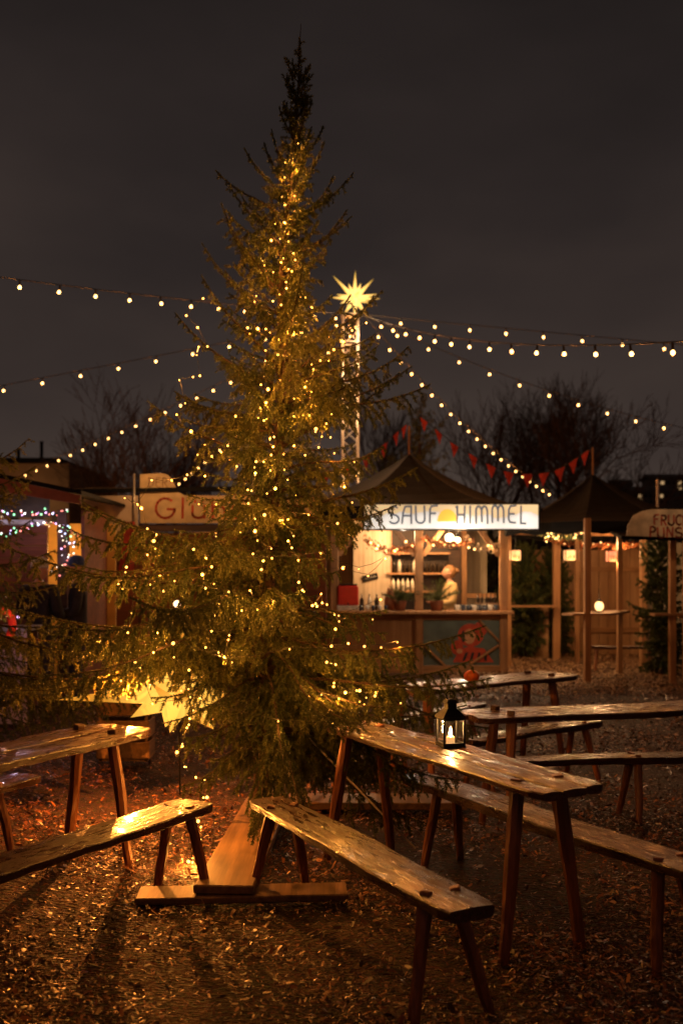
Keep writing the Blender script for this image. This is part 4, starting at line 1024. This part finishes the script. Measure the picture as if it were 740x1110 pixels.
# red cloth draped at the corner
dr = MB(); V0 = []
for j in range(12):
    for i in range(7):
        u, v = i/6, j/11; V0.append((lerp(X(134), X(149), u)*(1)+.03*math.sin(v*5), yl-.14-.05*math.sin(u*9+v*3), lerp(Z(566), Z(628), v)+(.10*math.sin(u*PI) if j == 11 else 0)))
Fq = [[j*7+i, j*7+i+1, (j+1)*7+i+1, (j+1)*7+i] for j in range(11) for i in range(6)]
dro = mesh_obj('red_drape', V0, Fq, matte('dark_red_cloth', (.26, .03, .02), .8, .3, 10), None, True, loc=(GX, 15.2, 0)); tag(dro, 'dark red cloth hanging from the corner left of the mulled wine sign', 'cloth')
lamp((GX+.4, 15.2, 2.1), 4, (1, .5, .2)); lamp((GX-.6, 13.2, 3.0), 18, (1, .5, .18)); lamp((GX+.7, 13.3, 3.0), 12, (1, .5, .18))
lm = empty('small_lamp', 'small glowing lamp on the mulled wine counter seen through the spruce', 'lamp', P(192, 656, 14.8))
MB().ball((0, 0, .02), .05, 2).build('globe', emit('bright_globe2', (1, .6, .3), 5), lm, True); MB().lathe([(.05, -.05), (.03, -.03), (.02, -.02)], n=10).build('foot', M_iron, lm)

# ------------------------------------------------------------------ red hut at the left edge
hy = 12.2
hut = empty('red_hut', 'red boarded hut at the left edge with a sloping fascia and coloured lights', 'market stall', (-4.6, hy, 0))
X = lambda px, Y=hy: P(px, 0, Y).x+4.6
Z = lambda py, Y=hy: EYE+(620-py)*Y/F
mb = MB(); mb.slab([(X(-60), -.5, Z(502, 11.7)), (X(100), -.5, Z(537, 11.7)), (X(100), -.5, Z(547, 11.7)), (X(-60), -.5, Z(520, 11.7))], (0, -1, 0), .05); mb.build('fascia', matte('red_brown_paint_board', (.17, .055, .034), .5, .25, 6, .1), hut)
mb = MB(); mb.slab([(X(-60), -.55, Z(502, 11.7)+.004), (X(101), -.55, Z(537, 11.7)+.004), (X(101), 2.6, Z(537, 11.7)+.004), (X(-60), 2.6, Z(502, 11.7)+.004)], (0, 0, 1), .05); mb.build('roof', M_canvas, hut)
k = 0; z = .02; mb = MB()
while z < Z(570):
    mb.box((X(-5), 0, z+.075), (X(52)-X(-62), .03, .142), bev=.004); z += .15
mb.build('board_wall', M_red, hut)
MB().box((X(-5), -.03, (Z(535)+Z(562))/2), (X(60)-X(-60), .03, Z(535)-Z(562)-.02)).build('shutter', matte('grey_tarp', (.09, .085, .075), .6, .3, 3), hut)
MB().box((X(-5), -.14, Z(567)), (X(60)-X(-60), .20, .06), bev=.01).build('sill', matte('grey_sill', (.35, .36, .38), .4), hut)
MB().box((X(72), -.12, 1.2), (.12, .12, 2.4), bev=.006).build('corner_post', M_dark, hut)
MB().box((X(62), 1.2, 1.15), (.9, .04, 2.3)).build('inner_wall', matte('yellow_lit_wall', (.75, .48, .16), .7, .2, 4), hut)
MB().box((X(90), .6, 1.2), (.04, 1.2, 2.4)).build('side_wall', M_red, hut)
lamp((-4.6+X(64), hy+.45, 1.9), 24, (1, .48, .12)); lamp((-4.6+X(40), hy-.9, 2.1), 3, (1, .45, .3))
# counter with scroll ornament
ct = empty('counter_stand', 'low pale pink counter front with a painted scroll at the left edge', 'counter', (P(8, 0, 10.6).x, 10.6, 0))
MB().box((0, 0, .52), (.42, .04, .98), bev=.006).build('front_panel', matte('pale_pink_panel', (.42, .33, .36), .6, .2, 5), ct)
MB().box((-.05, .25, 1.04), (.55, .55, .05), bev=.006).build('top', matte('grey_top', (.3, .3, .33), .5), ct)
for x in (-.18, .18): MB().box((x, .4, .5), (.05, .05, .99)).build('leg', M_dark, ct)
mb = MB()
for s_ in (-1, 1):
    sp = [(s_*(.03+.085*math.cos(a)*(1-a/9)+.055), -.024, .50+.055*math.sin(a)*(1-a/9)) for a in np.linspace(0, 6.5, 24)]
    mb.tube(sp, .005, 4); mb.tube([(s_*.02, -.024, .47), (s_*.10, -.024, .44), (s_*.17, -.024, .47)], .005, 4)
mb.build('scroll_ornament', matte('purple_paint', (.16, .06, .10), .5), ct)
# coloured fairy lights
cols = [(1, .8, .5), (.55, .65, 1), (1, .25, .2), (.3, 1, .45), (.9, .5, 1), (1, .9, .8)]
CM = [emit('coloured_light_%s' % n_, c_, 2.6) for n_, c_ in zip(('warm', 'blue', 'red', 'green', 'violet', 'white'), cols)]
cme = []
for c_ in CM:
    o_ = MB().ball((0, 0, 0), .011, 1).build('tmp', c_); cme.append(o_.data); bpy.data.objects.remove(o_)
def cstring(label, pts, n, seed, jit=.02):
    r_ = random.Random(seed); pts = [Vector(p) for p in pts]; o = empty('coloured_light_string', label, 'string lights', pts[0], group='coloured light strings on the red hut')
    cum = [0]
    for a_, b_ in zip(pts, pts[1:]): cum.append(cum[-1]+(b_-a_).length)
    ww = []
    for i in range(n):
        u = cum[-1]*(i+.5)/n; j = max(k for k in range(len(pts)-1) if cum[k] <= u); f = (u-cum[j])/(cum[j+1]-cum[j])
        p = pts[j].lerp(pts[j+1], f)+Vector((r_.gauss(0, jit), r_.gauss(0, jit), r_.gauss(0, jit)))-pts[0]; ww.append(p+Vector((0, 0, .016)))
        b = bpy.data.objects.new('bulb', r_.choice(cme)); COL.objects.link(b); b.parent = o; b.location = p
        k_ = r_.uniform(.6, 1.35); b.scale = (k_,)*3
        if i % 6 == 0: lamp(p+Vector((0, -.03, -.03)), .16, (.8, .65, 1), o)
    MB().tube(ww, .003, 4).build('wire', M_wire, o)
HP = lambda px, py, Y=11.9: P(px, py, Y)
cstring('upper row of coloured lights under the red fascia', [HP(-8, 558), HP(18, 556), HP(40, 556), HP(76, 555)], 30, 1)
cstring('lower row of coloured lights sagging below the grey sill', [HP(-8, 583), HP(10, 577), HP(30, 571), HP(50, 568), HP(62, 566)], 24, 2)
cstring('tangle of coloured lights wrapped round the hut corner post', [HP(62, 566), HP(80, 570), HP(66, 578), HP(80, 586), HP(68, 592), HP(80, 600), HP(70, 606), HP(84, 612), HP(66, 618), HP(60, 622)], 44, 3, .04)
cstring('few pale coloured lights by the red ornament', [P(8, 690, 8.4), P(14, 683, 8.4), P(20, 672, 8.4)], 7, 4, .02)
q = P(1, 678, 8.3)
rw = empty('red_wreath', 'red round wreath partly out of frame at the left edge', 'wreath', q)
mb = MB(); rl = random.Random(3)
mb.tube([(.10*math.cos(a), 0, .13*math.sin(a)) for a in np.linspace(0, 2*PI, 25)], .035, 8, cap=False); mb.build('ring', matte('red_ribbon', (.55, .03, .03), .5, .4, 40, .5), rw, True)
MB().ball((0, -.03, -.13), .035, 1, (1.6, .6, 1)).build('bow', MATS['red_ribbon'], rw)
MB().tube([(0, 0, .15), (0, .02, .5)], .003, 4).build('hanging_thread', M_wire, rw)
lamp(q+Vector((.1, -.4, .1)), 1.5, (1, .6, .5)); lamp((P(14, 0, 9.9).x, 9.9, 1.2), 3, (.8, .6, .9))  # second lamp added to light the pink counter front, no fixture there

# ------------------------------------------------------------------ bunting
M_flag = matte('red_flag_cloth', (.55, .06, .05), .7, .25, 8)
def bunting(label, pts, drop=.24, wd=.20):
    pts = [Vector(p) for p in pts]; o = empty('pennant_bunting', label, 'bunting', pts[0], group='red pennant strings on the tent roofs')
    MB().tube([p-pts[0] for p in pts], .006, 4).build('string', M_wire, o)
    for i in range(1, len(pts)-1):
        p = pts[i]-pts[0]; d = (pts[i+1]-pts[i-1]).normalized()*wd/2; sw_ = Vector((random.uniform(-.03, .03), random.uniform(-.05, .05), 0))
        a, b, c_ = p-d, p+d, p+Vector((0, 0, -drop))+sw_
        m_ = (a+b)/2+Vector((0, -.02, 0)); mm_ = a.lerp(c_, .5)+Vector((.0, -.015, 0)); mn = b.lerp(c_, .5)+Vector((0, .015, 0))
        mesh_obj('pennant', [a, m_, b, mn, c_, mm_], [[0, 1, 5], [1, 3, 5], [1, 2, 3], [5, 3, 4]], M_flag, o)
bl = lambda L_, Y0_, Y1_: [P(a_, b_, lerp(Y0_, Y1_, i/(len(L_)-1))) for i, (a_, b_) in enumerate(L_)]
bunting('left string of red pennants from the roof pole down towards the mast', bl([(450, 453), (438, 462), (429, 470), (416, 482), (397, 494), (376, 505), (354, 511), (338, 516)], 18.6, 17.0))
bunting('string of red pennants swinging between the two tent roof poles', bl([(450, 450), (459, 455), (475, 468), (492, 482), (512, 494), (532, 505), (551, 512), (571, 514), (589, 513), (606, 508), (621, 499), (634, 490), (642, 485)], 18.6, 16.7))

# ------------------------------------------------------------------ bare trees, far conifer, hill, houses
M_far = matte('bare_bark', (.055, .035, .025), .9, .3, 2, 0)
def bare_tree(label, base, h, seed, spread=1.0, crown=.12):
    r_ = random.Random(seed); o = empty('bare_tree', label, 'tree', base, group='bare winter trees behind the market')
    tr = MB(); cr_ = MB()
    def grow(mb, p, d, L, r, lev):
        n = 4 if lev < 3 else 3; pts = [p]; dd = d.copy()
        for k in range(n):
            dd = (dd+Vector((r_.gauss(0, .10), r_.gauss(0, .10), .05+r_.gauss(0, .05)))).normalized(); pts.append(pts[-1]+dd*L/n)
        mb.tube(pts, [lerp(r, r*.55, k/n) for k in range(n+1)], 6 if lev < 2 else 3, cap=False)
        if lev >= 6: return
        kids = {0: 5, 1: 5, 2: 4, 3: 3, 4: 3, 5: 2}[lev]
        for k in range(kids):
            f = r_.uniform(.25 if lev else .30, 1.0) if k else 1.0
            i = min(n-1, int(f*n)); q = pts[i].lerp(pts[i+1], f*n-i)
            a = r_.uniform(0, 2*PI); tilt = r_.uniform(.25, .72)*spread*(.6 if k == 0 else 1)
            fr = frame(dd); nd = fr@Vector((math.sin(tilt)*math.cos(a), math.sin(tilt)*math.sin(a), math.cos(tilt)))
            grow(cr_, q, nd, L*r_.uniform(.58, .78), max(.0105, r*.5), lev+1)
    grow(tr, Vector((0, 0, 0)), Vector((0, 0, 1)), h*.36, h*.014, 0)
    tr.build('trunk', M_far, o, True)
    mxz = max(v.z for v in cr_.v); k = h/mxz
    for v in cr_.v: v.z *= k if v.z > 0 else 1
    cr_.build('crown', M_far, o)
for (px, Y, top, s_, sp, lb) in ((128, 38, 402, 1, 1.0, 'big bare tree left of the spruce behind the dark roof'), (186, 44, 446, 2, .95, 'smaller bare tree beside the spruce on the left'),
  (530, 40, 388, 3, 1.0, 'bare tree behind the bar stall roof'), (598, 44, 405, 4, .9, 'bare tree between the two tent roofs'), (655, 37, 392, 5, 1.05, 'spreading bare tree behind the pavilion roof'), (408, 46, 425, 6, .9, 'bare tree right behind the lattice mast')):
    bare_tree(lb, (P(px, 0, Y).x, Y, -.2), EYE+(620-top)*Y/F+.2, s_, sp)
for (x, Y, h, lb, s_) in (((455-370)*31/F, 31, 7.2, 'dark conifer behind the bar stall roof left of its pole', 51), ((425-370)*34/F, 34, 5.6, 'lower dark conifer beside the lattice mast', 52)):
    spruce('dark_conifer', lb, 'tree', Vector((x, Y, 0)), h, [(h, .1), (h*.8, .7), (h*.5, 1.1), (h*.25, 1.5), (.4, 1.2)], (0, 0), 90, np.random.default_rng(s_), 26, rad=.12, twig_sp=.18, nl=.14, nw=.03, first=.06)
# low hill behind everything
V = []; Fc = []; nxh = 60; nyh = 8; rh = random.Random(8)
prof_h = [6.0+3.5*math.sin(i*.17+1)+1.2*math.sin(i*.6)+rh.uniform(-.3, .3)+(6.5 if i > 33 else 0)*min(1, (i-33)/6) for i in range(nxh)]
for j in range(nyh+1):
    t = j/nyh
    for i in range(nxh): V.append((-150+i*300/(nxh-1), 95+70*t, prof_h[i]*math.sin(PI*min(1, t*1.0)*.5)**.7-.3))
for j in range(nyh):
    for i in range(nxh-1): Fc.append([j*nxh+i, j*nxh+i+1, (j+1)*nxh+i+1, (j+1)*nxh+i])
tag(mesh_obj('hill', V, Fc, matte('dark_hillside', (.022, .018, .012), 1, .4, .3, 0), None, True), kind='structure')
def house(label, px, py0, py1, wpx, Y, lit, seed, col):
    r_ = random.Random(seed); s_ = Y/F; x = (px-370)*s_; z0 = EYE+(620-py1)*s_; z1 = EYE+(620-py0)*s_; w_ = wpx*s_; h = z1-z0
    o = empty('house', label, 'house', (x, Y, 0), group='far houses behind the market')
    MB().box((0, 0, z0/2+h/2), (w_, w_*.6, z0+h)).build('wall', col, o)
    MB().slab([(-w_*.53, -w_*.36, z1), (w_*.53, -w_*.36, z1), (w_*.53, 0, z1+h*.35), (-w_*.53, 0, z1+h*.35)], (0, -.3, 1), .2).slab([(-w_*.53, w_*.36, z1), (-w_*.53, 0, z1+h*.35), (w_*.53, 0, z1+h*.35), (w_*.53, w_*.36, z1)], (0, .3, 1), .2).build('roof', M_hw, o)
    n = max(2, int(wpx/7))
    for i in range(n):
        for k in range(2):
            on = r_.random() < lit
            wn = MB().box((lerp(-w_*.4, w_*.4, (i+.5)/n), -w_*.3-.02, z0+h*(.3+.42*k)), (w_/n*.42, .08, h*.24)).build('window', emit('far_window', (1, .62, .28), .5) if on else M_iron, o)
M_hw = matte('far_wall', (.16, .125, .10), .9, .2, .5, 0)
house('pale far house with lit windows high on the slope at right', 722, 521, 534, 46, 84, .28, 1, M_hw)
house('far house on the slope just above the punch board', 700, 535, 549, 50, 74, .3, 2, M_hw)
house('far house half hidden behind the pavilion roof', 672, 527, 540, 22, 88, .4, 3, M_hw)
# flat roofed building far left
fb = empty('flat_roofed_building', 'flat roofed building with two chimney pipes far behind the red hut', 'building', (P(36, 0, 40).x, 44, 0))
zt = EYE+(620-502)*40/F
MB().box((0, 0, zt/2), (2.9, 8, zt), bev=.02).build('wall', matte('ochre_render', (.20, .14, .08), .9, .2, 1), fb)
MB().box((-.1, 0, zt+.11), (2.5, 8.2, .2), bev=.02).build('roof_slab', M_canvas, fb)
for dx, hh_ in ((-.9, .45), (0.05, .75)): MB().tube([(dx, -3, zt+.2), (dx, -3, zt+.2+hh_), (dx, -3, zt+.25+hh_)], [.07, .07, .10], 7).build('chimney', M_canvas, fb)
for dx in (-.8, .2, 1.0): MB().box((dx, -4.01, zt*.6), (.5, .03, .8)).build('window', M_iron, fb)
lamp((-12.4, 38.0, 3.6), 60, (1, .6, .3))

# ------------------------------------------------------------------ people
def skin(vs, es, rs, sub=1):
    me = bpy.data.meshes.new('t'); me.from_pydata(vs, es, []); o = bpy.data.objects.new('t', me); COL.objects.link(o)
    md = o.modifiers.new('s', 'SKIN'); md.use_smooth_shade = True
    for i, r in enumerate(rs): me.skin_vertices[0].data[i].radius = (r if hasattr(r, '__len__') else (r, r))
    me.skin_vertices[0].data[0].use_root = True
    if sub: m2 = o.modifiers.new('u', 'SUBSURF'); m2.levels = sub; m2.render_levels = sub
    bpy.context.view_layer.update(); dg = bpy.context.evaluated_depsgraph_get()
    ev = o.evaluated_get(dg); m = ev.to_mesh(); V = [v.co.copy() for v in m.vertices]; Fq = [list(p.vertices) for p in m.polygons]; ev.to_mesh_clear()
    bpy.data.objects.remove(o); return V, Fq
def head(mb, c, h=.235):
    b = len(mb.v); n, m = 24, 18; r = h/2
    for j in range(m+1):
        th = PI*j/m; z = math.cos(th)
        for i in range(n):
            a = 2*PI*i/n; x = math.sin(th)*math.cos(a); y = math.sin(th)*math.sin(a)
            wx = .74*(1-.22*max(0, -z)**1.5); yy = y*.86
            fx = x*wx; fyv = yy*(1 if y > 0 else (1-.06*z)); front = max(0, -y)
            nose = .24*math.exp(-((x/.16)**2+((z+.10)/.24)**2))*front
            eye = -.07*(math.exp(-(((x-.34)/.17)**2+((z-.06)/.13)**2))+math.exp(-(((x+.34)/.17)**2+((z-.06)/.13)**2)))*front
            mouth = .05*math.exp(-((x/.26)**2+((z+.48)/.09)**2))*front-.03*math.exp(-((x/.3)**2+((z+.48)/.025)**2))*front
            chin = .09*math.exp(-((x/.3)**2+((z+.86)/.16)**2)); brow = .05*math.exp(-((z-.24)/.09)**2)*front
            mb.v.append(Vector(c)+Vector((fx*r, (fyv-nose-eye-mouth-chin-brow)*r, z*r)))
    for j in range(m):
        for i in range(n): i2 = (i+1) % n; mb.f.append([b+j*n+i, b+j*n+i2, b+(j+1)*n+i2, b+(j+1)*n+i][::-1])
    for s_ in (-1, 1): mb.ball(Vector(c)+Vector((s_*r*.76, .01, -.01)), .028, 1, (.4, .7, 1.1))
M_skin = matte('human_skin', (.42, .22, .14), .5, .08, 20, 0)
def person(label, loc, rz, height, top_mat, leg_mat, hat=None, hair=None, arms='front', coat_len=.0, hair_mat=None):
    k = height/1.75; o = empty('person', label, 'person', loc, rz)
    J = {'pel': (0, 0, .95, (.125, .10)), 'wai': (0, .0, 1.10, (.118, .092)), 'che': (0, .01, 1.31, (.145, .105)), 'nb': (0, .015, 1.46, .062), 'nt': (0, -.002, 1.57, .052)}
    for s_, t in ((-1, 'l'), (1, 'r')):
        J['sh'+t] = (s_*.175, .01, 1.42, .062)
        if arms == 'front': J['el'+t] = (s_*.235, .0, 1.15, .045); J['wr'+t] = (s_*.14, -.24, 1.12, .030); hd = Vector((-s_*.35, -.93, .05))
        else: J['el'+t] = (s_*.235, .03, 1.14, .045); J['wr'+t] = (s_*.235, -.05, .90, .030); hd = Vector((0, -.15, -1))
        hd.normalize(); J['_'+t] = hd
        J['hi'+t] = (s_*.09, 0, .89, .095); J['kn'+t] = (s_*.10, -.015, .50, .058); J['an'+t] = (s_*.10, .02, .09, .042); J['to'+t] = (s_*.12, -.15, .035, .034)
    def chain(names_edges, infl, smin=None):
        nm = []; 
        for a, b in names_edges:
            for q in (a, b):
                if q not in nm: nm.append(q)
        vs = [tuple(c_*k for c_ in J[q][:3]) for q in nm]; rs = [tuple((x+infl)*k for x in J[q][3]) if hasattr(J[q][3], '__len__') else (J[q][3]+infl)*k for q in nm]
        return skin(vs, [(nm.index(a), nm.index(b)) for a, b in names_edges], rs)
    body_e = [('pel', 'wai'), ('wai', 'che'), ('che', 'nb'), ('nb', 'nt')]
    for t in 'lr': body_e += [('che', 'sh'+t), ('sh'+t, 'el'+t), ('el'+t, 'wr'+t), ('pel', 'hi'+t), ('hi'+t, 'kn'+t), ('kn'+t, 'an'+t), ('an'+t, 'to'+t)]
    mb = MB(); mb.v, mb.f = chain(body_e, 0)
    head(mb, Vector((0, -.02, 1.645))*k, .225*k)
    for t, s_ in (('l', -1), ('r', 1)):
        w0 = Vector(J['wr'+t][:3])*k; d = J['_'+t]; side = d.cross(Vector((0, 0, 1)) if abs(d.z) < .8 else Vector((0, 1, 0))).normalized(); nrm = side.cross(d)
        vs = [tuple(w0), tuple(w0+d*.05*k), tuple(w0+d*.09*k)]; es = [(0, 1), (1, 2)]; rs = [.026*k, (.036*k, .018*k), (.038*k, .016*k)]
        for i, (off, L) in enumerate(((-.030, .065), (-.010, .078), (.010, .072), (.029, .055))):
            q = w0+d*.088*k+side*off*k; V2, F2 = skin([tuple(q-d*.02), tuple(q+d*L*.45*k), tuple(q+d*L*.8*k+nrm*.012*k), tuple(q+d*L*k+nrm*.028*k)], [(0, 1), (1, 2), (2, 3)], [.0095*k, .009*k, .008*k, .0065*k])
            b = len(mb.v); mb.v += V2; mb.f += [[b+x for x in f] for f in F2]
        q = w0+d*.04*k; V2, F2 = skin([tuple(q), tuple(q+(d*.5-side*s_*.8)*.045*k), tuple(q+(d*.9-side*s_*.5)*.085*k)], [(0, 1), (1, 2)], [.013*k, .011*k, .008*k]); b = len(mb.v); mb.v += V2; mb.f += [[b+x for x in f] for f in F2]
        V2, F2 = skin(vs, es, rs); b = len(mb.v); mb.v += V2; mb.f += [[b+x for x in f] for f in F2]
    mb.build('body', M_skin, o, True)
    tp = [('pel', 'wai'), ('wai', 'che'), ('che', 'nb')]
    for t in 'lr': tp += [('che', 'sh'+t), ('sh'+t, 'el'+t), ('el'+t, 'wr'+t)]
    J2 = dict(J)
    if coat_len: J['low'] = (0, 0, .95-coat_len, (.16, .13)); tp = [('low', 'pel')]+tp
    for t in 'lr': q = J['wr'+t]; e = J['el'+t]; J['wr'+t] = tuple(lerp(e[i], q[i], .92) for i in range(3))+(q[3],)
    V2, F2 = chain(tp, .026); mesh_obj('coat' if coat_len else 'top', V2, F2, top_mat, o, True)
    le = []
    for t in 'lr': le += [('pel', 'hi'+t), ('hi'+t, 'kn'+t), ('kn'+t, 'an'+t)]
    V2, F2 = chain(le, .016); mesh_obj('trousers', V2, F2, leg_mat, o, True)
    for t in 'lr':
        V2, F2 = chain([('an'+t, 'to'+t)], .014); mesh_obj('boot', V2, F2, M_iron, o, True)
    if hat:
        mb = MB(); c_ = Vector((0, -.005, 1.665))*k; prof = [(.092, .0), (.097, .012), (.097, .045), (.092, .047), (.090, .07), (.074, .105), (.04, .128), (.004, .134)]
        mb.lathe([(r*k*1.03, z*k) for r, z in prof], c_, 18); mb.build('beanie', hat, o, True)
        if top_mat and coat_len: MB().tube([Vector((math.cos(a)*.085, math.sin(a)*.075+.01, 1.47+.012*math.sin(a)))*k for a in np.linspace(0, 2*PI, 18)], .032*k, 8, cap=False).build('collar', matte('beige_collar', (.25, .15, .08), .8), o, True)
    if hair_mat:
        mb = MB(); b = 0; n, m = 22, 14; c_ = Vector((0, .006, 1.66))*k
        for j in range(m+1):
            th = PI*.80*j/m
            for i in range(n):
                a = 2*PI*i/n; y_ = math.sin(a); cut = 1.0 if (y_ > -.25 or th < 1.05) else .80
                mb.v.append(c_+Vector((math.sin(th)*math.cos(a)*.098*cut, math.sin(th)*y_*.118*cut, math.cos(th)*.122*(1+.02*math.sin(a*7)))) *k)
        for j in range(m):
            for i in range(n): i2 = (i+1) % n; mb.f.append([j*n+i, j*n+i2, (j+1)*n+i2, (j+1)*n+i][::-1])
        mb.ball(c_+Vector((0, .13, .02))*k, .05*k, 2, (1, .8, 1))
        mb.build('hair', hair_mat, o, True)
    return o
M_coat = matte('dark_coat', (.022, .020, .026), .8, .4, 12, .3); M_jean = matte('dark_trousers', (.03, .03, .045), .8, .3, 20, .2)
q = P(84, 0, 11.7); person('person in a blue beanie and dark coat facing left beside the lit hut', (q.x, 11.7, 0), R(-80), 1.80, M_coat, M_jean, hat=matte('blue_knit', (.035, .06, .17), .9, .3, 60, .5), coat_len=.16)
q = P(43, 0, 11.3); person('person in a pale grey hat and long dark coat seen from behind', (q.x, 11.3, 0), R(165), 1.78, matte('black_coat', (.016, .014, .016), .8, .4, 12, .3), M_jean, hat=matte('grey_knit', (.38, .36, .35), .9, .2, 60, .5), coat_len=.22)
q = P(486, 0, 17.3); person('fair haired person in a cream top serving behind the bar counter', (q.x, 17.2, 0), R(-78), 1.74, matte('cream_knit', (.52, .36, .16), .9, .2, 40, .3), M_jean, hair_mat=matte('fair_hair', (.20, .095, .035), .5, .3, 60, .4))
print('done', len(scene.objects))

# ------------------------------------------------------------------ lamps added to brighten the mast; added unseen string lighting the foreground
lamp(T0+Vector((0, -.5, -.3)), 90, (1, .6, .3)); lamp(T0+Vector((-.5, -.5, -1.8)), 80, (1, .6, .3)); lamp(T0+Vector((.6, -.4, -3.4)), 60, (1, .6, .3))
festoon('bulb string crossing high over the seats nearest the camera', (-5.0, 3.2, 4.3), (4.6, .6, 4.2), .3, .5, 1.25, size=1.0)
for x, y, lb in ((-5.0, 3.2, 'left added timber pole out of view, holding the added bulb string'), (4.6, .6, 'right added timber pole out of view, holding the added bulb string')):
    tag(MB().tube([(0, 0, 0), (0, 0, 4.5)], [.06, .045], 9).build('added_pole', M_post, None, True, loc=(x, y, 0)), lb, 'pole')
# more goods on the bar: tumblers, menu board, hanging mugs' rail and a crate of bottles
for i in range(5):
    o = empty('tumbler', 'short pale tumbler on the bar counter between the red box and the middle post', 'tumbler', (HX-.95+i*.10, HY-2.62, 1.027), group='tumblers on the bar counter')
    MB().lathe([(.028, 0), (.034, .09), (.031, .09), (.026, .01)], n=10).build('cup', M_mugw if i % 2 else M_mug, o, True)
    if not i % 2: o['label'] = 'short dark tumbler on the bar counter between the red box and the middle post'
mb_ = empty('menu_board', 'dark menu board hanging inside the bar above the server', 'sign', (HX+.62, HY-.37, 2.12))
MB().box((0, 0, 0), (.52, .02, .14), bev=.004).build('board', M_iron, mb_)
mm = MB()
for k in range(3): mm.tube([(-.20+i*.02, -.0125, .035-.035*k+.006*math.sin(i*(2.1+k))) for i in range(17)], .003, 4)
mm.build('chalk_marks', M_mugw, mb_)
bc = empty('bottle_crate', 'small wooden crate with dark bottles on the right of the bar counter', 'crate', (HX+1.12, HY-2.25, 1.027))
mm = MB(); mm.box((0, -.10, .06), (.34, .012, .12)); mm.box((0, .10, .06), (.34, .012, .12)); mm.box((-.17, 0, .06), (.012, .19, .12)); mm.box((.17, 0, .06), (.012, .19, .12)); mm.box((0, 0, .008), (.33, .19, .012)); mm.build('slats', M_raw, bc)
for i in range(5): bottle((HX+.98+i*.068, HY-2.25, 1.045), .25, .027, M_bd, 'dark bottle standing in the crate on the bar counter', group='bottles in the counter crate')
